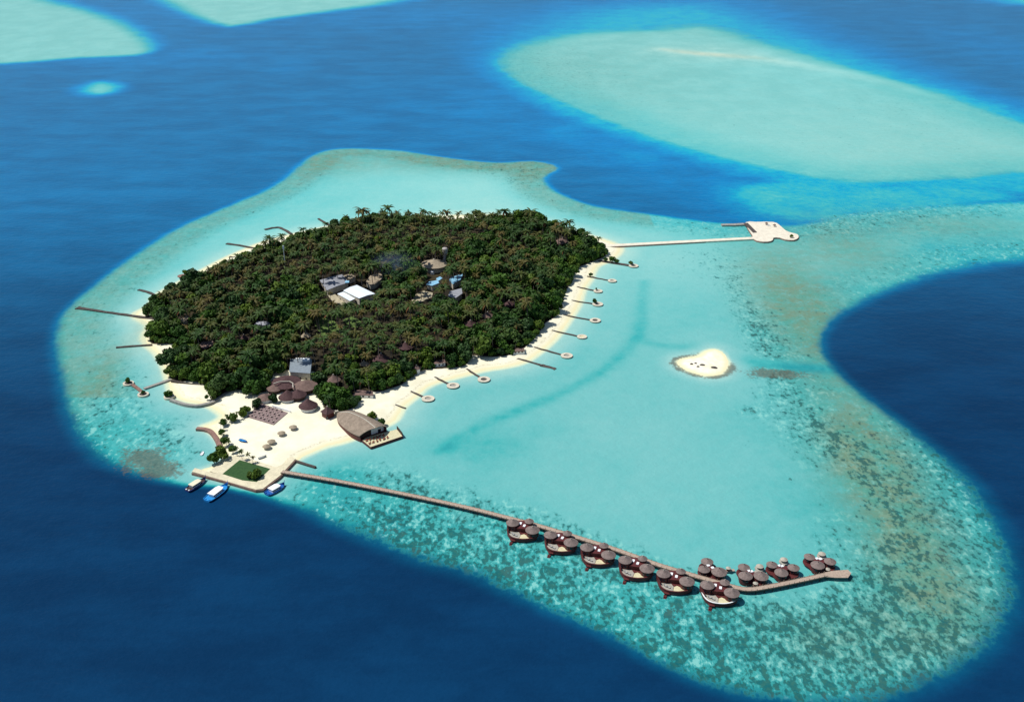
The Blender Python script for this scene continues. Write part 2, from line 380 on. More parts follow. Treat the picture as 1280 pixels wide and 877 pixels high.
Z = np.zeros_like(X)
nx, ny = len(xs), len(ys)
def grid_mesh(name, V, nx, ny):
    me = bpy.data.meshes.new(name); n = nx*ny
    i = np.arange(nx-1)[None, :]+np.arange(ny-1)[:, None]*nx
    q = np.stack([i, i+1, i+nx+1, i+nx], -1).reshape(-1, 4)
    me.vertices.add(n); me.vertices.foreach_set('co', V.astype(np.float32).ravel())
    me.loops.add(q.size); me.loops.foreach_set('vertex_index', q.astype(np.int32).ravel())
    me.polygons.add(len(q)); me.polygons.foreach_set('loop_start', np.arange(0, q.size, 4, dtype=np.int32))
    me.polygons.foreach_set('use_smooth', np.ones(len(q), bool)); me.update(calc_edges=True); return me
def put_attr(me, name, vals, dom='POINT'):
    a = me.attributes.new(name, 'FLOAT', dom); a.data.foreach_set('value', np.asarray(vals, dtype=np.float32))
sea_me = grid_mesh('sea', np.stack([X, Y, Z], -1), nx, ny)
for k, v in (('depth', depth), ('coral', coral), ('olive', olive), ('rock', rock)): put_attr(sea_me, k, v)
g = NT('sea_water'); pos = g.pos()
D = g.attr('depth'); 
nb = g.noise(pos, .022, 5, .6); ns = g.noise(pos, .11, 4, .65); nf = g.noise(pos, .45, 3, .6)
edge = g.math('MULTIPLY', g.math('MULTIPLY', D, g.math('SUBTRACT', 1.0, D)), g.rng(D, .22, .5, .25, 1.0))
pert = g.math('ADD', g.math('MULTIPLY', g.math('SUBTRACT', nb, .5), .45), g.math('MULTIPLY', g.math('SUBTRACT', ns, .5), .40))
D2 = g.math('ADD', D, g.math('MULTIPLY', g.math('MULTIPLY', edge, 3.6), pert))
D2 = g.math('ADD', D2, g.math('MULTIPLY', g.math('SUBTRACT', g.noise(g.mapping(pos, (1, .45, 1)), .03, 4, .6), .5), .028))
shal = [(0, (.74, .70, .44)), (.045, (.58, .66, .47)), (.10, (.30, .51, .46)), (.17, (.185, .44, .42)), (.25, (.120, .40, .385))]
near_ = g.ramp(D2, shal+[(.33, (.045, .345, .335)), (.45, (.010, .23, .255)), (.58, (.005, .12, .175)), (.74, (.002, .062, .130)), (.88, (.002, .041, .100)), (1, (.0022, .0255, .074))])
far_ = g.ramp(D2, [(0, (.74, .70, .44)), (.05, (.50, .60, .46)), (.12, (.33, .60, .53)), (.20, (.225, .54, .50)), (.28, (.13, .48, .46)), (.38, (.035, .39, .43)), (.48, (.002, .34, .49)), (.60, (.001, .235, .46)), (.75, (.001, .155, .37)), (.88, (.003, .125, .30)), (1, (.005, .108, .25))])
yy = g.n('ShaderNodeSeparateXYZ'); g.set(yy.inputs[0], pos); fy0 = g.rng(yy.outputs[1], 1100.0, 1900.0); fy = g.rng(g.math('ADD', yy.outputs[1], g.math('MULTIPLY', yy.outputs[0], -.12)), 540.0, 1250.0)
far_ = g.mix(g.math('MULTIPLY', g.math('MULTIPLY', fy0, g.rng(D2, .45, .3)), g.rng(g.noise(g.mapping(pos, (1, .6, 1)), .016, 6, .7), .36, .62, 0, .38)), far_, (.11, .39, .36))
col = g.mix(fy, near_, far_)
C = g.attr('coral')
pc = g.mapping(pos, (1, .62, 1))
pat = g.math('ADD', g.math('MULTIPLY', g.noise(pc, .12, 3, .55), .42), g.math('MULTIPLY', g.noise(pc, .34, 3, .6, .2), .58))
thr = g.math('SUBTRACT', .672, g.math('MULTIPLY', C, .20))
cm = g.rng(pat, thr, g.math('ADD', thr, .07)); cm2 = g.math('MULTIPLY', g.math('MULTIPLY', g.rng(pat, g.math('SUBTRACT', thr, .075), thr), g.rng(C, .1, .4)), g.rng(D2, .80, .58))
brt = g.math('MULTIPLY', g.math('MULTIPLY', g.rng(pat, .47, .38), g.rng(C, .2, .5)), g.rng(D2, .62, .40))
cm = g.math('MULTIPLY', cm, g.rng(C, .02, .16))
cm = g.math('MULTIPLY', cm, g.rng(D2, .80, .58))
ol = g.attr('olive')
olc = g.mix(g.rng(g.noise(pos, .05, 5, .7), .35, .7), (.165, .20, .105), (.085, .255, .18))
om = g.math('MULTIPLY', g.math('MULTIPLY', ol, g.rng(g.math('ADD', g.math('MULTIPLY', ns, .55), g.math('MULTIPLY', nf, .45)), .18, .56)), g.rng(D2, .72, .42))
col = g.mix(g.math('MULTIPLY', brt, .85), col, (.20, .50, .45))
col = g.mix(g.math('MULTIPLY', cm2, .42), col, (.03, .24, .23))
col = g.mix(g.math('MULTIPLY', om, .8), col, olc)
corc = g.mix(g.rng(nf, .35, .65), (.006, .075, .085), (.026, .095, .075))
corc = g.mix(g.math('MULTIPLY', g.rng(nb, .55, .65), .35), corc, (.075, .07, .055))
col = g.mix(g.math('MULTIPLY', cm, .78), col, corc)
rk = g.attr('rock')
rm = g.math('MULTIPLY', g.rng(g.math('ADD', rk, g.math('MULTIPLY', g.math('SUBTRACT', g.math('ADD', ns, g.math('SUBTRACT', nf, .5)), .5), 1.3)), .3, .8), g.rng(rk, .05, .3))
col = g.mix(g.math('MULTIPLY', rm, .72), col, g.mix(g.rng(nf, .3, .7), (.065, .055, .04), (.13, .11, .07)))
# wave shading of wind chop in open water, put into the colour as lighter patches
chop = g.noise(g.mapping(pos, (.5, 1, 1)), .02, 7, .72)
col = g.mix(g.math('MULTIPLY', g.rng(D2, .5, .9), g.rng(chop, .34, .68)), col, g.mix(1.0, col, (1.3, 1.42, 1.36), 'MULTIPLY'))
g.base(col); g.p('Roughness', .32); g.p('IOR', 1.33); g.p('Specular IOR Level', .08)
wv = g.math('ADD', g.noise(g.mapping(pos, (.7, 1, 1)), .16, 3, .6), g.math('MULTIPLY', g.noise(g.mapping(pos, (.7, 1, 1)), .6, 2, .5), .3))
g.bump(wv, .55, 1.1)
sea_me.materials.append(g.m)
sea = bpy.data.objects.new('sea', sea_me); scene.collection.objects.link(sea); tag(sea, kind='structure')

# ---- island ground
def land(name, pts, x0, x1, y0, y1, step, hfun, attrs=None):
    a = np.arange(x0, x1, step); b = np.arange(y0, y1, step); U, V = np.meshgrid(a, b); U, V = U.ravel(), V.ravel()
    d = -sdf(pts, U, V); z = hfun(d, U, V)
    me = grid_mesh(name, np.stack([U, V, z], -1), len(a), len(b))
    for k, f in (attrs or {}).items(): put_attr(me, k, f(d, U, V))
    o = bpy.data.objects.new(name, me); scene.collection.objects.link(o); tag(o, kind='structure'); return o
hl = lambda d, U, V: np.where(d > 0, 1.5*ss(0, 16, d)+.5*ss(14, 60, d)+.10*np.sin(U*.13)*np.sin(V*.11)*ss(6, 20, d), np.maximum(d*.15, -3))
A_ = np.array(SHORE)
isl = land('island_ground', SHORE, A_[:, 0].min()-12, A_[:, 0].max()+12, A_[:, 1].min()-12, A_[:, 1].max()+12, 2.2, hl,
   {'veg': lambda d, U, V: ss(3, -5, sdf(VEG, U, V)), 'inl': lambda d, U, V: d})
g = NT('island_soil'); pos = g.pos()
n1 = g.noise(pos, .08, 5, .65); n2 = g.noise(pos, .8, 3, .6); inl = g.attr('inl')
sand = g.mix(g.rng(n1, .3, .7), (.76, .72, .53), (.84, .81, .64))
sand = g.mix(g.rng(n2, .35, .75, 0, .25), sand, (.74, .68, .5))
wet = g.rng(g.attr('inl'), 7.0, 1.0)
sand = g.mix(g.math('MULTIPLY', wet, .8), sand, (.70, .64, .37))
wl_ = g.math('ADD', inl, g.math('MULTIPLY', g.math('SUBTRACT', n1, .5), 8.0))
wrack = g.math('MULTIPLY', g.math('MULTIPLY', g.rng(wl_, 5.0, 6.0), g.rng(wl_, 7.6, 6.4)), g.rng(n2, .42, .6))
sand = g.mix(g.math('MULTIPLY', wrack, .6), sand, (.48, .42, .27))
sand = g.mix(g.math('MULTIPLY', g.rng(g.noise(pos, .03, 5, .7), .5, .68), .3), sand, (.62, .57, .40))
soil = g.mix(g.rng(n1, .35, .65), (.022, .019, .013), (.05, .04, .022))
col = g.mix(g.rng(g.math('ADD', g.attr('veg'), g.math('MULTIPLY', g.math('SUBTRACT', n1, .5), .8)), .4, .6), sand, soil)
g.base(col); g.p('Roughness', .95); g.p('Specular IOR Level', .1); g.bump(n2, .3, .15)
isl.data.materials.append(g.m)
A_ = np.array(SAND2)
sb = land('sandbank', SAND2, A_[:, 0].min()-8, A_[:, 0].max()+8, A_[:, 1].min()-8, A_[:, 1].max()+8, 1.4,
   lambda d, U, V: np.where(d > 0, .9*ss(0, 12, d), np.maximum(d*.15, -2)), {'inl': lambda d, U, V: d})
g = NT('sandbank_sand'); pos = g.pos(); n1 = g.noise(pos, .15, 4, .65)
g.base(g.mix(g.rng(g.attr('inl'), 6., 1.), g.mix(g.rng(n1, .35, .7), (.84, .80, .66), (.76, .72, .50)), (.74, .68, .42))); g.p('Roughness', .95)
sb.data.materials.append(g.m)

# ================================================================== PIERS AND WALLS
def gz(x, y): return 1.7
# --- boardwalk to the water villas
bw = empty('wooden_boardwalk', (*P2(360, 590), 0), 'long timber boardwalk on piles running from the quay out past the water villas', 'boardwalk')
o0 = bw.location
ZB = 2.5
path = smooth([P2(x, y, ZB) for x, y in [(352, 589), (420, 600.5), (500, 616), (580, 633), (632, 646), (669, 655.5), (726, 672.5), (773, 687.5), (817, 703.5), (846, 712.5), (887, 724.5), (917, 733), (934, 736), (952, 734.3), (990, 727), (1033, 717.5)]], 3, False)
pl = [(x-o0.x, y-o0.y) for x, y in path]
b = MB(); b.ribbon(pl, 3.2, ZB-.25, ZB); b.build('deck', 'wood_deck', bw)
e = [(x-o0.x, y-o0.y) for x, y in (P2(1030, 715, ZB), P2(1040, 713, ZB), P2(1060, 711.5, ZB), P2(1064, 716, ZB), P2(1060, 721.5, ZB), P2(1045, 721.5, ZB), P2(1033, 720.5, ZB))]
b = MB(); b.prism(e, ZB-.3, ZB+.03); b.build('end_platform', 'wood_deck', bw)
def along(pts, step):
    out = []; acc = 0
    for a, c in zip(pts[:-1], pts[1:]):
        L = math.dist(a, c); t_ = -acc
        while t_+step <= L:
            t_ += step; q = t_/L; out.append((a[0]+(c[0]-a[0])*q, a[1]+(c[1]-a[1])*q, math.atan2(c[1]-a[1], c[0]-a[0])))
        acc = L-t_
    return out
for (x, y, a) in along(pl, 4.6):
    b = MB(); nx_, ny_ = -math.sin(a), math.cos(a)
    for s in (-1.3, 1.3): b.lathe((x+nx_*s, y+ny_*s, 0), [(.22, -3), (.2, ZB-.6)], 8)
    b.box((x, y, ZB-.42), (.3, 3.3, .3), a); b.build('pile_trestle', 'wood_dark', bw)
for s in (-1.5, 1.5):
    b = MB(); off = []
    for i, (x, y) in enumerate(pl):
        a = np.array(pl[max(i-1, 0)]); c = np.array(pl[min(i+1, len(pl)-1)]); tt = (c-a)/np.linalg.norm(c-a); off.append((x-tt[1]*s, y+tt[0]*s))
    if True:
        off2 = [(x*.93+q[0]*.07, y*.93+q[1]*.07) for (x, y), q in zip(off, pl)]; g_ = MB(); g_.ribbon(off2, .2, ZB-.85, ZB-.26); g_.build('girder', 'wood_dark', bw)
    b.ribbon(off, .12, ZB+.012, ZB+.22)
    for x, y, a in along(off, 3.0): b.box((x, y, ZB+.6), (.16, .14, .8), a)
    b.build('railing', 'wood_dark' if s < 0 else 'wood_deck', bw)

# --- far pier with platform
fp = empty('concrete_pier', (*P2(757, 306), 0), 'long pale causeway pier ending in a broad sand-filled platform off the far tip', 'pier')
o0 = fp.location; ZP = 1.6
L_ = lambda pts, z=ZP: [(x-o0.x, y-o0.y) for x, y in poly(pts, z)]
b = MB(); b.ribbon(L_([(752, 307.2), (800, 304.7), (860, 301.5), (912, 298.8), (944, 297.2)]), 6.5, -2, ZP); b.build('causeway', 'concrete', fp)
plat = smooth(L_([(932, 278), (945, 277.4), (966, 277.4), (974, 281), (982, 288), (990, 291), (997, 293), (998, 297), (992, 300), (982, 299.2), (975, 297), (967, 297), (966, 300), (960, 302), (950, 301.5), (943, 299), (940, 293)]), 2)
b = MB(); b.prism(plat, -2, ZP+.1); b.build('platform', 'concrete', fp)
b = MB(); b.ribbon(plat+plat[:1], .8, -1.9, ZP-.5); b.build('fender', 'quay_face', fp)
b = MB(); b.ribbon(L_([(752, 309.4), (800, 306.9), (860, 303.6), (912, 300.6), (940, 298.9)], 1.0), .5, -1.9, .9); b.build('side_wall', 'quay_face', fp)
b = MB(); b.ribbon(L_([(902, 280.6), (918, 280.4), (934, 279.4)]), 5.5, -2, ZP); b.build('docking_arm', 'stone_grey', fp)
b = MB(); b.ribbon(L_([(932, 279), (944, 291)]), 4.5, -2, ZP+.35); b.build('side_wall', 'stone_dark', fp)
bt = None
def bench(px, py, lab):
    t_ = empty('park_bench', (*P2(px, py, 1.7), 1.7), lab, 'bench', 'benches on the far pier platform')
    b = MB(); b.box((0, 0, .45), (3.2, .9, .1)); b.build('seat', 'white_paint', t_)
    b = MB(); b.box((0, .42, .8), (3.2, .1, .6)); b.build('backrest', 'white_paint', t_)
    for s in (-1.2, 1.2): b = MB(); b.box((s, 0, .2), (.15, .8, .4)); b.build('leg', 'wood_dark', t_)
bench(961, 282.5, 'white bench standing alone on the far pier platform')

def sunshade(px, py, z, lab, group, r=2.4, h=3.0, m='thatch_grey'):
    t_ = empty('thatched_sunshade', (*P2(px, py, z), z), lab, 'sunshade', group)
    b = MB(); b.lathe((0, 0, 0), [(r, h-1.1), (r*.98, h-.98), (r*.5, h-.3), (.05, h+.15)], 16); b.build('canopy', m, t_)
    b = MB(); b.lathe((0, 0, 0), [(.12, -.3), (.1, h-.4)], 8); b.build('pole', 'wood_dark', t_)
    return t_
sunshade(958, 281, 1.7, 'dark little sunshade near the outer edge of the far pier platform', 'sunshades on the far pier', 1.8, 2.6, 'thatch_purple')
sunshade(968, 283, 1.7, 'brown little sunshade towards the tip side of the far pier platform', 'sunshades on the far pier', 1.8, 2.6, 'thatch_brown')

# --- quay with its lawn
def walls(name, pts, wd, z0, z1, m, lab, cat, grp=None, jag=0.0, sm=3):
    q = poly(pts, z1); q = smooth(q, sm, False); c = q[0]
    o = MB().ribbon(loc(q, c), wd, z0, z1, jag).build(name, m); o.location = (*c, 0); tag(o, lab, cat, grp); return o
qy = empty('stone_quay', (*P2(300, 600), 0), 'stone quay with pale paved top around a square lawn where the boats moor', 'quay')
o0 = qy.location; L_ = lambda pts, z=1.9: [(x-o0.x, y-o0.y) for x, y in poly(pts, z)]
b = MB(); b.prism(L_([(240, 589), (243.5, 584.5), (262, 589.5), (283, 594.5), (297, 600.5), (320, 606.5), (334, 601), (352, 581), (363, 569.8), (369.5, 573), (350, 594), (328.5, 610.5), (320, 611.5)]), -2.5, 1.9); b.build('paved_top', 'quay_top', qy)
b = MB(); b.ribbon(L_([(239.5, 590.5), (280, 600.8), (320, 612.6), (328.7, 611.8), (350, 595.5), (370, 574)], 1.7), .5, -2.6, 1.6); b.build('quay_wall', 'quay_face', qy)
b = MB(); b.prism(L_([(262, 588.5), (276, 578), (296, 568), (345, 583.5), (353, 580), (334, 601.5), (320, 607.5), (297, 601.5), (283, 595.5)], 1.8), 0, 1.8); b.build('garden_bed', 'quay_top', qy)
lw = MB().prism(poly([(278, 592), (299.5, 574.5), (338, 585.5), (321, 602), (303, 600)], 1.83), 1.5, 1.83)
g = NT('lawn_grass'); n1 = g.noise(g.pos(), .5, 4, .7); g.base(g.mix(g.rng(n1, .3, .7), (.016, .06, .012), (.03, .085, .018))); g.p('Roughness', .95); g.bump(g.noise(g.pos(), 4, 2), .6, .2)
M['lawn'] = g.m
g = NT('meadow_grass'); n1 = g.noise(g.pos(), .35, 4, .7); g.base(g.mix(g.rng(n1, .3, .7), (.05, .10, .02), (.11, .17, .03))); g.p('Roughness', .95); M['lawn_bright'] = g.m
lw = lw.build('lawn', 'lawn'); tag(lw, 'square of mown green grass on the stone quay', 'lawn', kind='stuff')
for pts, nm in (([(391, 402), (400, 396), (415, 398), (424, 408), (430, 418), (402, 420)], 'a'), ([(428, 400), (441, 394), (452, 402), (446, 410), (436, 408)], 'b')):
    o = MB().prism(poly(pts, 2.3), 1.2, 2.3).build('lawn', 'lawn_bright' if 'lawn_bright' in M else 'lawn'); tag(o, 'grass clearing among the palms below the white roofed building' if nm == 'a' else 'small grass clearing beside the path in the palms', 'lawn', kind='stuff')

walls('stone_jetty_arm', [(367, 574.3), (380, 578.5), (394.5, 583)], 1.6, -2, 1.2, 'stone_dark', 'short dark stub jetty between the boardwalk and the little beach', 'jetty', None, .05)
walls('sea_wall', [(245.5, 534.5), (256, 535.5), (264, 538.8), (270.5, 547.5), (274, 556), (276, 565)], 3.0, -2, 1.7, 'quay_face', 'curved reddish sea wall left of the sand court', 'sea wall')
o = walls('beach_wall', [(213, 498.5), (222, 501.5), (232, 504.5), (245, 506), (256, 504.2), (268, 500.5), (280, 492.5), (299, 483)], 2.4, -2, 1.9, 'stone_grey', 'long S-curved grey stone wall with a bush on its round end', 'sea wall')
walls('low_beach_wall', [(214, 474.5), (226, 477), (240, 479.3), (252, 480)], 1.3, -1, 2.0, 'stone_dark', 'low dark wall curving along the sand under the lower left trees', 'wall')

# --- ring-headed jetties on the right beach
ringj = [((747, 324.8), (792, 331.8), 'low rocky jetty grown over with bushes at the far end of the beach'),
 ((734, 344.5), (765.3, 350.5), 'ring-headed jetty next to the bushy one, with a shrub where it leaves the trees'),
 ((718, 357), (747.6, 363.4), 'short ring-headed jetty with a tiny plant on its white ring, third along the beach'),
 ((706, 373.5), (747.2, 379.7), 'ring-headed jetty carrying a tall green bush on its ring'),
 ((696, 391.3), (744, 400), 'ring-headed jetty with a small dark pool, next one nearer than the bush jetty'),
 ((679.5, 409.8), (727.5, 420.3), 'ring-headed jetty with a sand-filled head, second nearer than the bush jetty'),
 ((657, 430), (708.4, 444), 'longest ring-headed jetty, just beyond the ragged ringless one'),
 ((582.5, 459.7), (604.8, 473.7), 'stubby ring jetty with a dark pool in its ring, nearer than the ragged jetty'),
 ((542.4, 470), (566.2, 481.4), 'stubby ring jetty in the middle of the three on the near beach'),
 ((509.8, 486.4), (535, 497.7), 'stubby ring jetty closest to the boat-shaped restaurant')]
ringc = []
for k, (a, c, lab) in enumerate(ringj):
    zr = 1.0; A, Cc = P2(*a, zr), P2(*c, zr); r = 4.6 if k not in (1, 2, 5) else 4.0
    t_ = empty('ring_jetty', (*Cc, 0), lab, 'jetty', 'jetties with round heads along the right beach')
    d = np.array(A)-np.array(Cc); L = np.linalg.norm(d); u = d/L
    b = MB(); npt = max(6, int(L/5)); pts = [tuple(u*(r-.6+(L-r+.6)*i/npt)+np.array((-u[1], u[0]))*random.uniform(-.3, .3)) for i in range(npt+1)]
    b.ribbon(pts, 1.5 if k else 4.0, -2, .75, .12); b.build('causeway', 'stone_dark', t_)
    b = MB(); b.ring((0, 0, 0), r*.5, r, .55, zr+.1); b.build('ring_top', 'ring_pale', t_)
    b = MB(); b.ring((0, 0, 0), r*.55, r*.97, -2, .54); b.build('ring_base', 'stone_dark', t_)
    b = MB(); b.lathe((0, 0, 0), [(r*.54, -1.5), (r*.54, .75 if k == 5 else .5)], 24); b.build('sand_fill' if k in (5, 0) else 'pool_floor', 'deck_sand' if k == 5 else ('stone_dark' if k in (4, 7, 0) else 'deck_pale'), t_)
    ringc.append(Cc)
walls('ragged_jetty', [(628, 444.5), (645, 447.5), (662, 451.5), (678, 456.3)], 1.7, -2, .7, 'stone_dark', 'ragged dark stone jetty without a ring, crumbling at its outer end', 'jetty', None, .2)
rj = walls('rock_heap', [(676, 456), (685, 458), (694.5, 461)], 3.2, -2, .35, 'stone_dark', 'heap of loose rocks off the end of the ragged jetty', 'rocks', None, .6)
walls('short_groyne', [(486, 502.5), (496, 506), (507, 509.8)], 1.2, -1, .55, 'stone_dark', 'short thin groyne beside the boat-shaped restaurant', 'groyne', None, .1)
# --- groynes on the left side
for pts, wd, lab in (([(96, 384), (112, 386.5), (140, 390.5), (165, 394), (196, 398.5)], [5.5, 4.2, 3.4, 3.0, 3.0, 3.0, 3.0, 3.0, 3.0, 3.0, 3.0, 3.0, 3.0], 'longest dark groyne on the left side, reaching far out into the shallows'),
   ([(145, 433.5), (165, 432), (190, 430.3)], 2.2, 'straight groyne at the left sand cove, below the longest one'),
   ([(173, 361.5), (183, 364), (196, 369)], 2.6, 'short stubby groyne just above the longest left one'),
   ([(287, 320.5), (296, 322)], 2.0, 'tiny groyne stub at the upper left canopy edge'),
   ([(283, 304), (298, 306), (318, 310)], 3.0, 'groyne at the upper left between the tiny stub and the hooked one'),
   ([(331, 286.5), (340, 284.5), (349, 284), (356, 287), (364, 292)], 3.0, 'hooked groyne bending left at the upper left shore'),
   ([(398, 273), (410, 280), (424, 288)], 2.4, 'thin groyne with a dark post at the far left shore')):
    walls('rock_groyne', pts, wd, -2, .9, 'stone_dark', lab, 'groyne', 'rock groynes round the left shore', .3)
o = walls('curved_breakwater', [(483, 270.5), (476, 267.6), (468, 267.3), (462, 268.8), (464, 272.5), (470, 275.5)], 4.5, -2, 1.4, 'stone_dark', 'curled brown breakwater poking out behind the far palms', 'breakwater', None, .25)

# planters on the lower left jetty
pj = empty('planter_jetty', (*P2(184, 490), 0), 'stone jetty at lower left with two round planter heads at its T-shaped end', 'jetty')
o0 = pj.location; L_ = lambda pts, z=1.1: [(x-o0.x, y-o0.y) for x, y in poly(pts, z)]
b = MB(); b.ribbon(L_([(213, 473.5), (196, 479.5), (180, 485)]), 2.6, -2, 1.1); b.build('causeway', 'stone_grey', pj)
b = MB(); b.ribbon(L_([(163, 478), (172, 484.5), (180, 491)]), 2.4, -2, 1.05); b.build('cross_arm', 'quay_face', pj)
for q in ((160.5, 478.5), (179, 492.3)):
    x, y = L_([q])[0]; b = MB(); b.ring((x, y, 0), 2.6, 3.9, -2, 1.3); b.build('planter_ring', 'ring_pale', pj)
    b = MB(); b.lathe((x, y, 0), [(2.7, -1), (2.7, 1.0)], 20); b.build('soil', 'stone_dark', pj)
x, y = P2(211.5, 495.5, 1.2); o = MB().ring((0, 0, 0), 2.4, 3.8, -2, 1.6).lathe((0, 0, 0), [(2.5, -1), (2.5, 1.3)], 20).build('round_planter', 'ring_pale'); o.location = (x, y, 0); tag(o, 'round stone planter with a dense bush at the end of the S-curved wall', 'planter')
x, y = P2(231.5, 344.5, .6); o = MB().lathe((0, 0, 0), [(7.5, -2), (7.2, .6), (5, 1.2), (0, 1.3)], 14, .7).build('rock_island', 'quay_face'); o.location = (x, y, 0); tag(o, 'little rock mound with a lone tree off the upper left shore', 'rock')

# rocks and wood on the sandbank
for k, (px, py, sx) in enumerate(((864.5, 455, 1.3), (869.5, 454.2, 1.1), (878, 456.2, 2.2), (872.5, 458.3, 1.2), (892.5, 459.3, 2.6))):
    x, y = P2(px, py, .9); b = MB(); b.lathe((0, 0, 0), [(sx, -.3), (sx*.95, .3), (sx*.6, .8), (0, 1.0)], 9, .5, -.15); o = b.build('beach_rock', 'stone_dark'); o.location = (x, y, .85)
    tag(o, ['leftmost dark rock on the sandbank', 'small upright rock second from the left on the sandbank', 'long dark rock in the middle of the sandbank', 'small rock lying in front of the long one on the sandbank', 'largest driftwood-like rock at the right of the sandbank'][k], 'rock', 'rocks on the sandbank')

# ================================================================== WATER VILLAS
def roof_cone(b, x, y, r, z0, z1, n=24, sag=.12, sy=1.0):
    h = z1-z0
    b.lathe((x, y, 0), [(r*.93, z0-.25), (r, z0-.12), (r, z0), (r*.66, z0+h*(.34-sag*.3)), (r*.33, z0+h*(.67-sag*.2)), (.12, z1), (0, z1+.1)], n, sy)
def villaA():
    t_ = empty('water_villa', (0, 0, 0), '', 'villa', 'large water villas with crescent decks')
    D_ = 1.9
    front = [(-8.3, 5.4), (-8.0, 2.2), (-6.9, -.7), (-4.9, -2.5), (-2.3, -3.4), (.4, -3.8), (3.2, -3.5), (5.8, -2.6), (8.0, -1.0)]
    back = [(9.1, 2.2), (8.0, 6.5), (6.2, 12.2), (2.5, 13.2), (-3.5, 12.6), (-8.4, 11.2)]
    b = MB(); b.prism(front+back, D_-.45, D_); b.build('floor_slab', 'wood_red', t_)
    b = MB(); fr = smooth(front, 3, False); b.ribbon(fr, .35, D_-1.15, D_+.75)
    b.build('rim', 'wood_red', t_)
    b = MB(); b.ribbon(fr, .62, D_+.76, D_+.9); b.build('rim_rail', 'wood_red', t_)
    b = MB(); b.prism([(-7.7, 4.8), (-7.4, 2.2), (-6.4, -.4), (-4.6, -2.1), (-2.2, -3.0), (-.9, 1.0), (-1.8, 3.6)], D_+.02, D_+.08); b.build('lounge_deck', 'deck_pale', t_)
    b = MB(); b.prism([(-2.0, -3.05), (.4, -3.4), (3.1, -3.1), (5.5, -2.3), (3.6, -.6), (1.0, 1.8), (-.7, 1.0)], D_+.02, D_+.09); b.build('sand_court', 'deck_sand', t_)
    for (x, y, r, ze, zp) in ((-5.3, 7.3, 3.7, 5.7, 7.9), (5.7, 1.0, 4.0, 5.3, 7.7), (4.0, 8.8, 2.6, 5.7, 7.4)):
        b = MB(); b.lathe((x, y, 0), [(r*.86, D_+.01), (r*.86, ze-.1)], 22); wl = b.build('wall', 'wood_red', t_)
        for a in (-2.2, -1.6, -1.0): b = MB(); b.box((x+r*.865*math.cos(a), y+r*.865*math.sin(a), D_+1.7), (.09, 1.1, 1.3), a); b.build('window', 'glass_dark', wl)
        b = MB(); roof_cone(b, x, y, r, ze, zp); b.build('roof', 'thatch_grey', t_)
        b = MB(); b.lathe((x, y, 0), [(.3, zp-.06), (.3, zp+.2), (.08, zp+.45)], 8); b.build('finial', 'ridge_pale', t_)
    b = MB(); b.prism([(-4.0, 5.0), (-1.2, 3.9), (3.0, 3.2), (4.6, 6.2), (3.6, 10.8), (-2.6, 10.8)], D_+.015, 4.25); b.build('wall', 'wood_red', t_)
    b = MB(); b.prism([(-4.3, 4.7), (-1.3, 3.5), (3.2, 2.8), (5.0, 6.2), (3.9, 11.1), (-2.9, 11.1)], 4.26, 4.5); fl = b.build('flat_roof', 'wood_red', t_)
    for x, y in ((-.9, 8.2), (1.2, 6.0)): b = MB(); b.box((x, y, 4.66), (1.3, 2.1, .3), -.3); b.build('skylight', 'skylight', fl)
    b = MB(); b.ribbon([(-8.25, 10.5), (-8.45, 7.5), (-8.3, 5.2), (-7.6, 2.6)], .22, .8, D_+2.3); b.build('screen_wall', 'wood_red', t_)
    b = MB(); b.prism([(-6.9, -1.6), (-4.0, -3.0), (-3.9, -4.2), (-6.6, -3.6)], D_-.7, D_-.4); b.box((-6.2, -4.3, .55), (1.6, 1.8, .18), -.3); b.box((-6.5, -5.3, .0), (1.6, 1.2, .18), -.3)
    b.build('swim_steps', 'wood_red', t_)
    b = MB(); b.ribbon([(2.0, 12.4), (2.4, 15.6)], 2.4, D_-.28, D_-.03); b.build('footbridge', 'wood_deck', t_)
    for x, y in ((-7.6, 9.8), (-7.8, 4.4), (-6.2, -.2), (-2.5, -2.9), (2.5, -2.9), (6.2, -1.6), (8.2, 2.5), (5.5, 11), (-2.5, 11.8), (1, 5), (-5, -3.6), (2.6, 17)):
        b = MB(); b.lathe((x, y, 0), [(.24, -3), (.24, D_-.46)], 8); b.build('pile', 'wood_dark', t_)
    return t_
vA = villaA()
labA = ['water villa nearest the island, first in the boardwalk row', 'second water villa out from the island, with two white skylights', 'third water villa out along the boardwalk, crescent deck facing the reef',
  'fourth water villa from the island end of the boardwalk row', 'fifth villa of the row, opposite the first small inner villa', 'last large water villa, where the boardwalk bends, with pale deck rim']
LOUNGE = None
def lounger(lab, grp):
    t_ = empty('sun_lounger', (0, 0, 0), lab, 'sun lounger', grp)
    b = MB(); b.box((0, 0, .32), (.75, 1.9, .1)); b.build('frame', 'wood_dark', t_)
    b = MB(); b.box((0, -.25, .43), (.68, 1.3, .1)); b.add([(-.34, .42, .4), (.34, .42, .4), (.34, 1.0, .85), (-.34, 1.0, .85), (-.34, .42, .5), (.34, .42, .5), (.34, 1.0, .95), (-.34, 1.0, .95)], [(0, 3, 2, 1), (4, 5, 6, 7), (0, 1, 5, 4), (1, 2, 6, 5), (2, 3, 7, 6), (3, 0, 4, 7)]); b.build('cushion', 'cushion', t_)
    for x in (-.3, .3): b = MB(); b.box((x, 0, .14), (.08, 1.6, .28)); b.build('leg', 'wood_dark', t_)
    return t_
lg = lounger('', '')
first = True
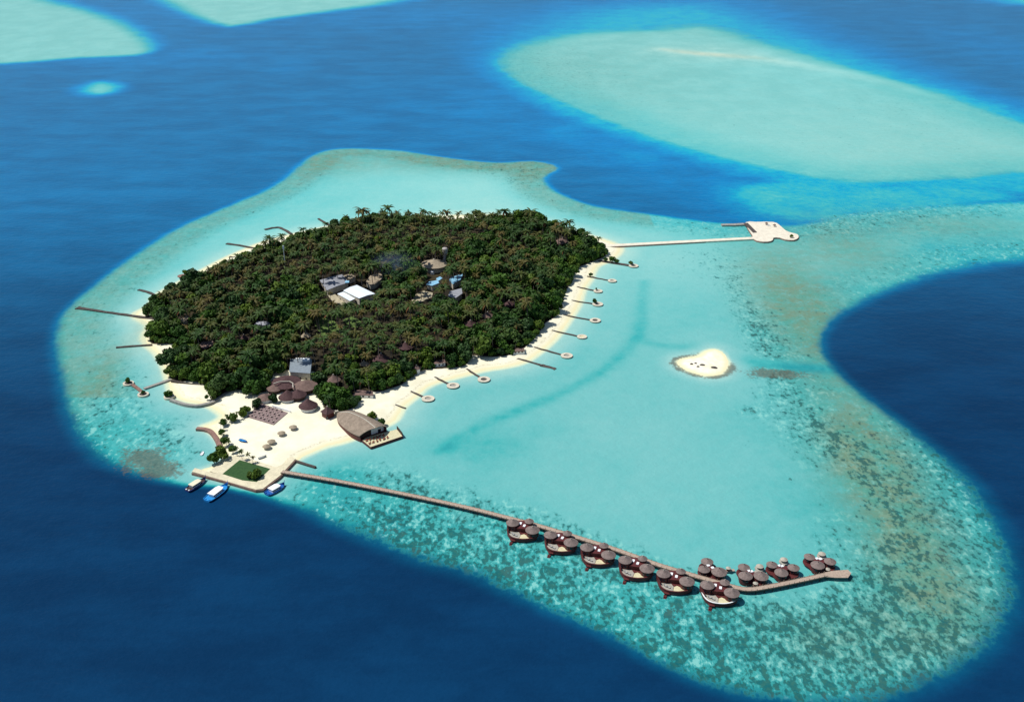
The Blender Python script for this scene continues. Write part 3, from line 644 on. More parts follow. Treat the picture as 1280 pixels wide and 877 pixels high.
for i, (px, py) in enumerate(((652.8, 669.7), (700.5, 685.3), (747.3, 701.2), (795, 717.8), (844.8, 734.7), (900.7, 749.3))):
    o = vA if i == 0 else copy_tree(vA)
    x, y = P2(px, py, 1.9); o.location = (x, y, 0); o['label'] = labA[i]; o.rotation_euler = (0, 0, R((0, -1, 1, -2, 2, 3)[i]))
    if i == 5:
        for c in o.children:
            if c.name.startswith('rim_rail'): c.data = c.data.copy(); c.data.materials[0] = M['white_paint']; c['label'] = 'whitewashed deck rail'
    for k, (dx, dy, a) in enumerate(((-5.2, 1.6, .5), (-3.6, .3, .9))):
        l = lg if first else copy_tree(lg); first = False
        l.location = (x+dx, y+dy, 1.98); l.rotation_euler = (0, 0, a)
        l['label'] = ('outer' if k == 0 else 'inner')+' lounger on the deck of the '+['first', 'second', 'third', 'fourth', 'fifth', 'sixth'][i]+' large water villa'; l['group'] = 'loungers on the villa decks'

def villaB(hubs, sky_px, pale, porch, lab, zE=4.4):
    """hubs: (px, py of the eave centre, radius)"""
    x0, y0 = P2(*hubs[0][:2], zE); t_ = empty('water_villa', (x0, y0, 0), lab, 'villa', 'small inner water villas without deck bowls'); D_ = 1.7
    pts = [tuple(np.array(P2(px, py, zE))-(x0, y0)) for px, py, r in hubs]
    cen = np.mean(pts, 0)
    hull = []
    for k in range(28):
        a = 2*math.pi*k/28; u = np.array((math.cos(a), math.sin(a)))
        hull.append(tuple(cen+u*max(max((np.array(p)-cen)@u for p in pts)+3.0, 4)))
    b = MB(); b.prism(hull, D_-.4, D_); b.build('floor_slab', 'wood_red', t_)
    for (x, y), (_, _, r) in zip(pts, hubs):
        b = MB(); b.lathe((x, y, 0), [(r*.85, D_-1.2), (r*.85, zE-.1)], 20); wl = b.build('wall', 'wood_red', t_)
        for a in (-2.1, -1.5, -.9): b = MB(); b.box((x+r*.855*math.cos(a), y+r*.855*math.sin(a), D_+1.5), (.09, 1.0, 1.2), a); b.build('window', 'glass_dark', wl)
        b = MB(); roof_cone(b, x, y, r, zE, zE+r*.55); b.build('roof', 'thatch_grey', t_)
        b = MB(); b.lathe((x, y, 0), [(.28, zE+r*.55-.06), (.26, zE+r*.55+.2), (.06, zE+r*.55+.4)], 8); b.build('finial', 'thatch_purple', t_)
    b = MB(); q = [tuple(np.array(p)*.8+cen*.2+np.array(d)) for p, d in zip(pts, ((0, 0), (0, 0), (0, 0)))]
    b.prism(q, D_+.01, zE-.25); b.build('wall', 'wood_red', t_)
    b = MB(); b.prism([tuple(np.array(p)*.9+cen*.1) for p in pts], zE-.24, zE-.02); fl = b.build('flat_roof', 'wood_red', t_)
    for px, py in sky_px:
        x, y = np.array(P2(px, py, zE))-(x0, y0); b = MB(); b.box((x, y, zE+.12), (1.5, 1.5, .3), .3); b.build('skylight', 'skylight', fl)
    if pale:
        x, y = np.array(P2(*pale, 3.2))-(x0, y0); b = MB(); b.lathe((x, y, 0), [(2.0, 3.0), (2.0, 3.15), (1.0, 3.7), (.05, 4.1)], 16); cn = b.build('gazebo_roof', 'ridge_pale', t_)
        b = MB(); b.lathe((x, y, 0), [(.12, D_), (.12, 3.1)], 6); b.build('gazebo_post', 'wood_dark', t_)
        b = MB(); b.lathe((x, y, 0), [(2.5, D_-.4), (2.5, D_)], 18); 
        d = cen-np.array((x, y)); b.ribbon([(x, y), tuple(np.array((x, y))+d*.8)], 1.8, D_-.35, D_-.02); b.build('sun_deck', 'deck_pale', t_)
        b = MB(); b.lathe((x, y, 0), [(.25, -3), (.25, D_-.41)], 8); b.build('pile', 'wood_dark', t_)
    if porch:
        x, y = np.array(P2(*porch, 3.2))-(x0, y0); b = MB(); b.lathe((x, y, 0), [(1.35, 2.9), (1.35, 3.0), (.05, 3.8)], 14); b.build('porch_roof', 'ridge_pale', t_)
        b = MB(); b.lathe((x, y, 0), [(.9, D_-.3), (.9, 2.95)], 14); b.build('porch', 'wood_red', t_)
        d = cen-np.array((x, y)); b = MB(); b.ribbon([tuple(np.array((x, y))-d*.35), tuple(np.array((x, y))+d*.5)], 1.8, D_-.5, D_-.36); b.build('footbridge', 'wood_deck', t_)
    for k in range(0, 28, 4):
        x, y = np.array(hull[k])*.85+cen*.15; b = MB(); b.lathe((x, y, 0), [(.22, -3), (.22, D_-.41)], 8); b.build('pile', 'wood_dark', t_)
villaB([(899, 714.3, 4.1), (884, 701.5, 3.3), (880, 711, 3.2)], [(885.3, 706.4), (890.6, 709.2)], None, (910.5, 709), 'small villa opposite the fifth and sixth large ones, inside the boardwalk')
villaB([(932, 719.2, 3.7), (930, 708.5, 3.2), (951.5, 719.5, 3.9)], [(936.5, 713.2), (939.5, 713.8)], (949.8, 707), (944.5, 728), 'small villa just past the boardwalk bend, second of the inner four')
villaB([(976.7, 715.2, 3.6), (965, 705.3, 3.0), (992, 709, 3.2)], [(974.5, 706.6), (977.5, 707.2)], (980, 698.6), None, 'small villa with a white topped gazebo behind, third of the inner four')
villaB([(1022.2, 705.8, 3.7), (1012, 695.5, 3.0), (1037.7, 701.2, 3.2)], [(1021.2, 697.8), (1025.6, 698.4)], (1027.5, 691.5), (1034.8, 710.4), 'small villa by the widened tip of the boardwalk')

# ================================================================== BOATS
def boat(stern, bow, wd, lab, hullm, roofm, deckm):
    A, B = np.array(P2(*stern, .6)), np.array(P2(*bow, 1.2)); d = B-A; L = np.linalg.norm(d); c = (A+B)/2
    t_ = empty('dhoni_boat', (*c, 0), lab, 'boat', 'boats moored at the quay', math.atan2(d[1], d[0]))
    st_ = [(-.5, .34, 1.15), (-.42, .43, 1.1), (-.2, .5, 1.0), (.1, .5, 1.05), (.3, .38, 1.3), (.42, .2, 1.7), (.5, .02, 2.3)]
    b = MB(); vs_ = []
    for u, hw, zt in st_:
        x = u*L; h = hw*wd
        vs_ += [(x, -h, zt), (x, -h*.85, zt*.4), (x-(.02*L if u > .4 else 0), -h*.35, -.5), (x-(.02*L if u > .4 else 0), h*.35, -.5), (x, h*.85, zt*.4), (x, h, zt)]
    fs = []
    for i in range(len(st_)-1):
        for k in range(5): fs.append((i*6+k, i*6+k+1, (i+1)*6+k+1, (i+1)*6+k))
    fs += [(5, 4, 3, 2, 1, 0), tuple((len(st_)-1)*6+k for k in range(6))]
    b.add(vs_, fs); b.build('hull', hullm, t_)
    b = MB(); q = [(u*L, -hw*wd*.93) for u, hw, z in st_[:-1]]+[(u*L, hw*wd*.93) for u, hw, z in st_[-2::-1]]; b.prism(q, .75, .9); b.build('deck', deckm, t_)
    b = MB()
    for s in (-1, 1): b.ribbon([(u*L, s*hw*wd*1.0) for u, hw, z in st_[:5]], .22, 1.0, 1.32)
    b.build('gunwale', hullm, t_)
    cab = [(-.26*L, -.31*wd), (.10*L, -.31*wd), (.17*L, -.22*wd), (.17*L, .22*wd), (.10*L, .31*wd), (-.26*L, .31*wd)]
    b = MB(); b.prism(cab, .91, 2.7); cb = b.build('cabin', 'white_paint', t_)
    for s in (-1, 1):
        for k in range(5): b = MB(); b.box(((-.25+.085*k)*L, s*.312*wd, 2.0), (.06*L, .05, .7)); b.build('window', 'glass_dark', cb)
    rf = [(-.29*L, -.36*wd), (.09*L, -.36*wd), (.2*L, -.26*wd), (.2*L, .26*wd), (.09*L, .36*wd), (-.29*L, .36*wd)]
    b = MB(); b.prism(rf, 2.71, 2.9); b.build('canopy', roofm, t_)
    b = MB(); b.beam((.485*L, 0, 1.7), (.53*L, 0, 3.6), .22, 6, .1); b.build('stem_post', hullm, t_)
    for s in (-1, 1): b = MB(); b.box((-.45*L, s*.2*wd, 1.1), (.8, .8, .5)); b.build('engine_box', 'canvas_white' if roofm == 'canvas_cream' else hullm, t_)
boat((233.5, 613.5), (257, 597.5), 5.6, 'navy dhoni with a cream roof, farthest left at the quay', 'boat_navy', 'canvas_cream', 'wood_dark')
boat((258, 626), (284.5, 604.5), 7.0, 'bright blue dhoni with a big white roof, in the middle off the quay face', 'boat_bright', 'canvas_white', 'boat_bright')
boat((333, 618), (355.5, 604), 6.4, 'deep blue dhoni with white roof moored right of the quay corner', 'boat_blue', 'canvas_white', 'boat_blue')
def skiff(px, py, L, wd, rz, lab, m, inner, z=0.0):
    t_ = empty('small_boat', (*P2(px, py, z), z), lab, 'boat', None, rz)
    st_ = [(-.5, .4, .6), (-.2, .5, .55), (.15, .45, .6), (.38, .24, .75), (.5, .02, .95)]; b = MB(); vs_ = []
    for u, hw, zt in st_: vs_ += [(u*L, -hw*wd, zt), (u*L, -hw*wd*.6, -.15), (u*L, hw*wd*.6, -.15), (u*L, hw*wd, zt)]
    fs = [(i*4+k, i*4+k+1, i*4+k+5, i*4+k+4) for i in range(4) for k in range(3)]+[(3, 2, 1, 0), (16, 17, 18, 19)]
    b.add(vs_, fs); b.build('hull', m, t_)
    b = MB(); b.prism([(u*L, -hw*wd*.85) for u, hw, _ in st_]+[(u*L, hw*wd*.85) for u, hw, _ in st_[::-1]], .2, .35); b.build('floor_boards', inner, t_)
    for u in (-.25, .1): b = MB(); b.box((u*L, 0, .5), (.35, wd*.8, .06)); b.build('thwart', inner, t_)
skiff(252.8, 567, 4.8, 2.0, R(88), 'little white dinghy afloat inside the sea wall', 'canvas_white', 'canvas_white')
skiff(304, 551, 6.5, 2.4, R(-28), 'small dark blue boat pulled up on the sand court', 'fabric_blue', 'boat_bright', 1.9)
skiff(328, 571.5, 5.5, 1.5, R(38), 'slim grey rowing boat lying on the sand by the quay path', 'metal_grey', 'cushion', 1.9)
skiff(912, 279, 9.0, 3.0, R(4), 'white launch moored along the far pier arm', 'canvas_white', 'canvas_white', 1.55) if False else None

# ================================================================== BOAT-SHAPED RESTAURANT
br = empty('boat_restaurant', (*P2(450, 545), 0), 'boat-shaped thatched restaurant with red hull walls beside the beach', 'restaurant')
o0 = np.array(br.location[:2]); LZ = lambda px, py, z: tuple(np.array(P2(px, py, z))-o0)
ZE, ZR = 4.6, 9.2
le = smooth([LZ(x, y, ZE) for x, y in ((421.5, 516), (420.8, 521), (422.5, 526.5), (427.5, 532), (435.8, 538.5), (444, 543), (449, 545))], 3, False)
rg0 = smooth([LZ(x, y, z) for x, y, z in ((424.6, 513, 7.4), (437.5, 514.8, 8.8), (448.7, 520, 9.2), (459, 526.2, 9.2), (469.5, 534.8, 9.2))], 4, False)
zr = np.interp(np.linspace(0, 1, 50), [0, .25, .5, 1], [6.6, 8.6, 9.2, 9.2])
rt = smooth([LZ(x, y, ZE) for x, y in ((423, 515), (436, 513), (450, 515.5), (465, 522.5), (475.5, 527.8), (484, 533.2))], 4, False)
def resamp(pts, n):
    pts = np.array(pts); s = np.r_[0, np.cumsum(np.linalg.norm(np.diff(pts, axis=0), axis=1))]; q = np.linspace(0, s[-1], n)
    return [(np.interp(v, s, pts[:, 0]), np.interp(v, s, pts[:, 1])) for v in q]
N = 16; le, rg, rt = resamp(le, N), resamp(rg0, N), resamp(rt, N)
zz = [float(np.interp(i/(N-1), [0, .2, .5, 1], [6.2, 8.2, 9.2, 9.2])) for i in range(N)]
b = MB(); K = 5; vs_ = []
for i in range(N):
    for k in range(K+1):
        q = k/K; vs_.append((*(np.array(le[i])*(1-q)+np.array(rg[i])*q), ZE+(zz[i]-ZE)*math.sin(q*math.pi/2)**.9))
    for k in range(1, K+1):
        q = 1-k/K; vs_.append((*(np.array(rt[i])*(1-q)+np.array(rg[i])*q), ZE+(zz[i]-ZE)*math.sin(q*math.pi/2)**.9))
W_ = 2*K+1; fs = [(i*W_+k, (i+1)*W_+k, (i+1)*W_+k+1, i*W_+k+1) for i in range(N-1) for k in range(W_-1)]
k0 = len(vs_); vs_ += [(x, y, z-.35) for x, y, z in vs_]
fs += [tuple(q+k0 for q in f[::-1]) for f in fs]
for i in range(N-1): fs += [(i*W_, i*W_+k0, (i+1)*W_+k0, (i+1)*W_), (i*W_+W_-1, (i+1)*W_+W_-1, (i+1)*W_+W_-1+k0, i*W_+W_-1+k0)]
for k in range(W_-1): fs += [(k, k+1, k+1+k0, k+k0), ((N-1)*W_+k+1, (N-1)*W_+k, (N-1)*W_+k+k0, (N-1)*W_+k+1+k0)]
b.add(vs_, fs); b.build('roof', 'thatch_boat', br, shade=False)
b = MB(); 
for i in range(N-1):
    b.beam((*rg[i], zz[i]+.12), (*rg[i+1], zz[i+1]+.12), .4, 6)
b.build('ridge_cap', 'ridge_pale', br)
inn = lambda pts, f: [tuple(np.array(p)*(1-f)+np.array(rg[min(i, N-1)])*f) for i, p in enumerate(pts)]
b = MB(); b.prism(inn(le, .06)+inn(rt, .06)[::-1], -.5, 1.4); b.build('plinth', 'wood_red', br)
b = MB(); b.ribbon(inn(le, .07), .4, -.6, ZE-.5); b.build('hull_wall', 'wood_red', br)
b = MB(); b.ribbon(inn(rt, .08), .4, -.6, ZE-.3); b.build('hull_wall', 'wood_red', br)
g1, g2 = np.array(inn(le, .12)[-2]), np.array(inn(rt, .12)[-2]); gd = (g2-g1)/np.linalg.norm(g2-g1); ga = math.atan2(gd[1], gd[0]); gl = np.linalg.norm(g2-g1)
b = MB(); gm = np.array(rg[-2]); nrm = np.array((gd[1], -gd[0])); tk = .15
def slab(b, pts3):
    n_ = len(pts3); v1 = [(p[0]+nrm[0]*tk, p[1]+nrm[1]*tk, p[2]) for p in pts3]; v0 = [(p[0]-nrm[0]*tk, p[1]-nrm[1]*tk, p[2]) for p in pts3]
    b.add(v1+v0, [tuple(range(n_)), tuple(range(2*n_-1, n_-1, -1))]+[(i, (i+1) % n_, n_+(i+1) % n_, n_+i)[::-1] for i in range(n_)])
at_ = lambda f, z: (*(g1+gd*gl*f), z)
slab(b, [at_(.5, 1.4), at_(1, 1.4), at_(1, ZE-.3), at_(.66, 7.6), at_(.5, 6.6)]); gw = b.build('gable_wall', 'white_paint', br)
b = MB(); slab(b, [at_(0, 1.4), at_(.49, 1.4), at_(.49, 6.4), at_(0, ZE-.35)]); b.build('gable_shade_panel', 'wood_dark', br)  # dark panel standing in for the shade inside the open gable half
b = MB(); c = g1+gd*gl*.82+nrm*.2; b.box((*c, 2.6), (2.2, .12, 2.3), ga); b.build('door', 'glass_dark', gw)
b = MB(); b.box((*(c+nrm*.05), 3.95), (3.4, .2, .35), ga)
for s in (-1.4, 1.4): b.box((*(c+gd*s+nrm*.05), 2.6), (.5, .2, 2.3), ga)
b.build('door_frame', 'white_paint', gw)
dk = [LZ(x, y, 1.5) for x, y in ((452.5, 550.3), (463.3, 559), (503.5, 545.3), (496.3, 536.2), (481, 540), (458, 546.5))]
b = MB(); b.prism(dk, 1.1, 1.5); b.build('terrace_deck', 'deck_sand', br)
b = MB(); b.ribbon([dk[0], dk[1], dk[2], dk[3]], .3, -.1, 1.85); b.build('fascia', 'wood_red', br)
b = MB(); b.ribbon([tuple(np.array(dk[2])*.95+np.array(dk[3])*.05), dk[3]], .35, 1.86, 4.0); b.build('end_screen', 'wood_dark', br)
for f, q in ((.1, 0), (.35, 1), (.6, 1), (.9, 1), (.5, 2), (.95, 2)):
    a_, c_ = np.array(dk[q]), np.array(dk[(q+1) % 6]); p_ = a_*(1-f)+c_*f; p_ = p_*.97+np.mean(dk, 0)*.03
    b = MB(); b.lathe((*p_, 0), [(.3, -3), (.3, 1.09)], 8); b.build('pile', 'wood_dark', br)
b = MB(); b.box((*LZ(421, 516.5, 3), 3.0), (2.2, 2.2, 4.2), .4); b.build('stern_post', 'ridge_pale', br)

# ------- tables and chairs
def table(m, lab, grp):
    t_ = empty('dining_table', (0, 0, 0), lab, 'table', grp)
    b = MB(); b.box((0, 0, .74), (1.5, 1.2, .08)); b.build('tabletop', m, t_)
    b = MB(); b.lathe((0, 0, 0), [(.4, 0), (.08, .08), (.08, .7)], 8); b.build('pedestal', 'wood_dark', t_); return t_
def chair(m, lab, grp):
    t_ = empty('dining_chair', (0, 0, 0), lab, 'chair', grp)
    b = MB(); b.box((0, 0, .44), (.6, .6, .1)); b.build('seat', m, t_)
    b = MB(); b.box((0, .28, .72), (.6, .08, .56)); b.build('backrest', m, t_)
    b = MB(); 
    for sx in (-.25, .25):
        for sy in (-.25, .25): b.box((sx, sy, .2), (.06, .06, .4))
    b.build('leg_frame', m, t_); return t_
tb, chp = None, None
du, dv = np.array(dk[1])-np.array(dk[0]), np.array(dk[2])-np.array(dk[1])
k = 0
for i in range(2):
    for j in range(6):
        q = np.array(dk[0])+du*(.22+.40*i)+dv*(.09+.105*j)+rng.normal(0, .3, 2); q = q+o0
        if tb is None: tb = table('table_red', '', 'tables on the restaurant deck'); o = tb
        else: o = copy_tree(tb)
        o.location = (*q, 1.5); o.rotation_euler = (0, 0, rng.uniform(0, 3)); o['label'] = 'red-brown table on the boat restaurant deck, '+('hull side' if i == 0 else 'water side')+' row'
        for s in (-1, 1):
            if chp is None: chp = chair('table_red', '', 'chairs on the restaurant deck'); o = chp
            else: o = copy_tree(chp)
            a = rng.uniform(-.5, .5)+(0 if s > 0 else math.pi); o.location = (q[0]-math.sin(a)*1.15, q[1]+math.cos(a)*1.15, 1.5); o.rotation_euler = (0, 0, a)
            o['label'] = 'red-brown chair at a table on the boat restaurant deck'
# dining terrace
TZ = 2.1
tr = poly([(309, 520.5), (324.5, 503), (360, 515.5), (342, 530.5)], TZ)
dt = MB().prism(tr, 1.0, TZ).build('paved_terrace', 'terrace'); tag(dt, 'grey-pink paved dining terrace beside the thatched restaurant', 'terrace')
tb2 = ch2 = None
T0, TU, TV = np.array(tr[0]), np.array(tr[1])-np.array(tr[0]), np.array(tr[3])-np.array(tr[0])
for i in range(4):
    for j in range(6):
        q = T0+TU*(.14+.24*i)+TV*(.10+.16*j)+rng.normal(0, .25, 2)
        if tb2 is None: tb2 = table('terrace_table', '', 'tables on the paved terrace'); o = tb2
        else: o = copy_tree(tb2)
        o.location = (*q, TZ); o.rotation_euler = (0, 0, .4+rng.normal(0, .1)); o['label'] = 'pale table in row %s back from the sand on the paved terrace' % ('one', 'two', 'three', 'four')[i]
        for s in (-1, 1):
            if ch2 is None: ch2 = chair('chair_dark', '', 'chairs on the paved terrace'); o = ch2
            else: o = copy_tree(ch2)
            a = .4+(0 if s > 0 else math.pi); o.location = (q[0]-math.sin(a)*1.2, q[1]+math.cos(a)*1.2, TZ); o.rotation_euler = (0, 0, a)
            o['label'] = 'dark chair at a table in row %s back from the sand on the paved terrace' % ('one', 'two', 'three', 'four')[i]
for (px, py, lab) in ((333.5, 560, 'thatched sunshade nearest the quay path on the sand court'), (339.5, 554, 'thatched sunshade just behind the one by the quay path'), (352, 543.5, 'third thatched sunshade up the sand from the quay'), (366.5, 536, 'thatched sunshade closest to the round restaurant')):
    sunshade(px, py, 1.9, lab, 'sunshades on the sand court', 2.7, 2.6, 'thatch_tan')

# ================================================================== HOUSES ON THE ISLAND
CLEAR = []   # visible roofs (px ellipses) that no crown may cover
def hut(name, px, py, r, ze, zp, roofm, lab, cat='bungalow', grp=None, wallm='wood_dark', clear=(1, .7), n=26, base=1.6, sy=1.0):
    ze += 1.5; zp += 1.8
    x, y = P2(px, py, ze+.3*(zp-ze)); t_ = empty(name, (x, y, base), lab, cat, grp)
    b = MB(); b.lathe((0, 0, 0), [(r*.8, -1.0), (r*.8, ze-base-.05)], n, sy); wl = b.build('wall', wallm, t_)
    b = MB(); b.box((0, -r*.8*sy, 1.1), (1.4, .2, 2.1)); b.build('door', 'glass_dark', wl)
    b = MB(); b.lathe((0, 0, -base), [(r*.93, ze-.3), (r, ze-.15), (r, ze), (r*.6, ze+(zp-ze)*.34), (r*.3, ze+(zp-ze)*.66), (.15, zp), (0, zp+.1)], n, sy); b.build('roof', roofm, t_)
    b = MB(); b.lathe((0, 0, -base), [(r*.07+.2, zp-.25), (r*.05+.15, zp+.25), (.05, zp+.6)], 8); b.build('finial', 'ridge_pale', t_)
    s = proj(x, y, ze)[2]
    CLEAR.append((px, py, r*s*clear[0], r*s*clear[1]*.6)); return t_
# round restaurant cluster: one building under several thatched roofs
rs = empty('thatched_restaurant', (*P2(362, 490), 1.6), 'round restaurant complex under joined dark thatched cones by the sand', 'restaurant')
o0 = np.array(rs.location[:2])
for (px, py, r, ze, zp, m, wm) in ((357, 476, 11.0, 5.0, 8.5, 'thatch_purple', 'wood_dark'), (381, 480.5, 9.0, 5.5, 8.8, 'thatch_brown', 'wood_dark'), (359.5, 493, 6.6, 4.2, 9.6, 'thatch_purple', 'white_paint'), (385, 504, 6.6, 4.6, 10.2, 'thatch_purple', 'white_paint'),
      (372, 491, 6.2, 5.0, 9.0, 'thatch_purple', 'wood_dark'), (331.5, 495, 5.6, 4.2, 7.0, 'thatch_brown', 'white_paint'), (343, 483.5, 6.0, 4.4, 6.8, 'thatch_brown', 'wood_dark')):
    x, y = np.array(P2(px, py, ze+.3*(zp-ze)))-o0
    b = MB(); b.lathe((x, y, 0), [(r*.82, -1), (r*.82, ze-1.65)], 24); b.build('wall', wm, rs)
    b = MB(); b.lathe((x, y, -1.6), [(r*.93, ze-.3), (r, ze-.15), (r, ze), (r*.62, ze+(zp-ze)*.36), (r*.3, ze+(zp-ze)*.68), (.2, zp), (0, zp+.15)], 28); rf = b.build('roof', m, rs)
    s = 1.75; CLEAR.append((px, py-1, r*s*.75, r*s*.38))
b = MB(); b.ribbon([tuple(np.array(P2(*q, 8.2))-o0) for q in ((342, 479), (350, 476.5), (362, 476.2), (366, 478.5), (366, 484))], .7, 6.2, 6.7); b.build('gutter', 'ridge_pale', rs)
b = MB(); b.ribbon([tuple(np.array(P2(*q, 4.0))-o0) for q in ((340.5, 505), (363, 512))], .6, -.5, 1.6); b.build('garden_wall', 'white_paint', rs)
hut('thatched_pavilion', 409.5, 512, 5.2, 4.2, 8.0, 'thatch_purple', 'pyramid-roofed pavilion between round restaurant and boat restaurant', 'pavilion', wallm='wood_red', n=4)
def block(name, quad, z, h, roofm, lab, cat='building', grp=None, wallm='wall_cream', ridge=0.0, extras=(), th=.25):
    """quad = the roof corners in the photo at height z"""
    z += 0 if name in ("beach_terrace", "beach_kiosk", "boat_shed") else .5 if roofm == "thatch_tan" else 1.4
    q = [P2(x, y, z) for x, y in quad]; c = np.mean(q, 0); t_ = empty(name, (*c, 1.6), lab, cat, grp); l = [tuple(np.array(p)-c) for p in q]
    b = MB(); b.prism([tuple(np.array(p)*.94) for p in l], -.8, z-1.6-th-.03); wl = b.build('wall', wallm, t_)
    c01 = np.array(l[0])*.94; c12 = np.array(l[3])*.94
    for f in (.2, .5, .8):
        p = c01*(1-f)+c12*f; d = c12-c01; b = MB(); b.box((*(p*1.004), 1.4), (1.4, .2, 1.2), math.atan2(d[1], d[0])); b.build('window', 'glass_dark', wl)
    b = MB()
    if ridge:
        a0, a1 = (np.array(l[0])+np.array(l[1]))/2, (np.array(l[3])+np.array(l[2]))/2; z0 = z-1.6
        b.add([(*p, z0) for p in l]+[(*a0, z0+ridge), (*a1, z0+ridge)]+[(*p, z0-th) for p in l], [(0, 4, 5, 3), (4, 1, 2, 5), (0, 1, 4), (2, 3, 5), (6, 7, 1, 0), (7, 8, 2, 1), (8, 9, 3, 2), (9, 6, 0, 3), (9, 8, 7, 6)])
    else: b.prism(l, z-1.6-th, z-1.6)
    rf = b.build('roof', roofm, t_)
    for (px, py, sx, sy, sh, m, nm) in extras:
        x, y = np.array(P2(px, py, z))-c; b = MB(); b.box((x, y, z-1.6+ridge*.5+sh/2+.02), (sx, sy, sh), .1); b.build(nm, m, rf)
    X_ = [p[0] for p in quad]; Y_ = [p[1] for p in quad]
    CLEAR.append((sum(X_)/len(X_), sum(Y_)/len(Y_), (max(X_)-min(X_))*.52, (max(Y_)-min(Y_))*.56)); return t_
block('service_building', [(361.5, 464.5), (363, 448.5), (390, 448.5), (387.8, 466.5)], 6.5, 5, 'metal_grey', 'grey flat-roofed building behind the round restaurant', extras=((383, 450.5, 5.5, 4.5, 1.2, 'metal_white', 'roof_unit'), (374, 448.8, 5, 1.5, .8, 'white_paint', 'roof_unit')))
block('staff_house', [(399.5, 350), (428, 342.8), (436, 353), (408.5, 362.8)], 6.0, 4, 'metal_slate', 'long grey slatted-roof building in the middle clearing', ridge=.6, extras=((434, 353, 3.5, 5, .5, 'metal_blue', 'roof_unit'),))
block('workshop', [(429, 344.5), (439, 341.5), (444.5, 345.5), (437, 349)], 6.0, 4, 'thatch_tan', 'small tan-roofed annex at the end of the grey roof')
block('power_house', [(429, 363), (446, 356), (469, 367), (449, 372.8)], 7.0, 5, 'metal_white', 'brightest white-roofed shed in the central clearing', ridge=.7)
block('power_annex', [(421.5, 367), (429, 364.5), (444, 373), (437.5, 376)], 5.2, 4, 'metal_white', 'lower white lean-to in front of the bright white shed')
block('generator_shed', [(457.5, 352), (463, 344), (475, 341.5), (480, 345.5), (470, 354.5), (463, 357)], 6.0, 4, 'thatch_tan', 'tan hip-roofed building right of the white shed')
block('water_works', [(561.5, 350), (564, 346), (578.5, 342.5), (576, 349), (566, 355)], 6.0, 4, 'metal_blue', 'small building with a shiny blue roof at the right of the clearing')
block('laundry_house', [(560, 370.5), (562, 364), (577, 360), (578, 366.5), (570, 372)], 5.5, 4, 'metal_slate', 'grey roofed building just below the blue roof')
block('store_shed', [(533, 355.5), (536, 352), (547, 350), (549, 353.5), (540, 357)], 5.5, 4, 'metal_blue', 'half hidden pale blue roof left of the shiny blue one')
block('pump_shed', [(545, 348), (550, 345.5), (553, 347.5), (548, 351)], 5.0, 4, 'metal_blue', 'tiny pale blue shed roof between the two larger blue ones')
block('cottage', [(318, 406), (321, 401.5), (338, 401.5), (338, 407)], 6.5, 4, 'metal_slate', 'slate grey cottage roof among the left-centre trees')
block('path_shelter', [(225, 399), (234, 394.5), (236.5, 397), (228, 402.5)], 6.0, 4, 'thatch_tan', 'light strip roof poking out of the left trees')
block('left_cottage', [(248, 433), (252, 427.5), (266, 426), (267, 430), (256, 436)], 5.5, 4, 'thatch_brown', 'reddish cottage roof in the lower left trees', wallm='wood_dark')
hut('great_hall', 542.5, 328, 12.5, 6.0, 10.5, 'thatch_tan', 'largest tan round roof in the middle of the island', 'hall', wallm='wall_cream', clear=(.95, .95))
wt = empty('water_tower', (*P2(556.5, 331, 1.6), 1.6), 'grey water tower standing behind the big tan roof', 'water tower')
b = MB(); b.lathe((0, 0, 0), [(1.9, -.5), (1.7, 10.5)], 14); b.build('shaft', 'tank', wt)
b = MB(); b.lathe((0, 0, 0), [(1.8, 10.51), (2.7, 12.0), (2.7, 16.0), (2.2, 16.8), (.1, 17.3)], 18); b.build('tank', 'tank', wt)
CLEAR.append((556.5, 313, 4, 9))
mast = empty('radio_mast', (*P2(357.5, 342, 1.6), 1.6), 'thin pale mast sticking out of the upper left palms', 'mast')
b = MB(); b.beam((0, 0, -.5), (0, 0, 26), .45, 6, .2); b.build('pole', 'metal_white', mast)
b = MB(); b.box((0, 0, 25.5), (1.4, .6, 3.2)); b.build('antenna_panel', 'metal_white', mast)
gb = 'bungalows showing through the trees'
hut('beach_bungalow', 476.5, 446.5, 7.0, 4.6, 9.4, 'thatch_purple', 'largest dark purple thatched cone above the near beach', grp=gb)
hut('beach_bungalow', 507, 431.5, 5.8, 4.6, 8.6, 'thatch_purple', 'dusky thatched cone just beyond the largest purple one', grp=gb)
hut('beach_bungalow', 455, 453.5, 3.6, 4.6, 7.2, 'thatch_tan', 'small straw-coloured thatched roof left of the largest purple cone', grp=gb)
hut('beach_bungalow', 417, 472.5, 5.0, 4.6, 8.6, 'thatch_brown', 'reddish thatched point above the bushes right of the round restaurant', grp=gb)
hut('beach_bungalow', 520.5, 458.5, 3.2, 4.0, 6.2, 'thatch_brown', 'small bungalow with white posts facing the near beach', grp=gb, wallm='white_paint')
hut('beach_bungalow', 636.5, 379, 5.4, 5.0, 8.5, 'thatch_purple', 'dusky pink thatched cone in the right trees, farthest of three', grp=gb)
hut('beach_bungalow', 609.5, 393, 4.8, 5.0, 8.2, 'thatch_brown', 'thatched roof with a white corner, middle of three in the right trees', grp=gb)
hut('beach_bungalow', 588, 403.5, 5.2, 5.0, 8.2, 'thatch_purple', 'low dusky cone, nearest of three in the right trees', grp=gb)
hut('beach_bungalow', 703, 300.5, 7.8, 6.5, 11.5, 'thatch_brown', 'big beige-brown thatched roof among palms at the far right tip', grp=gb, clear=(.9, .9))
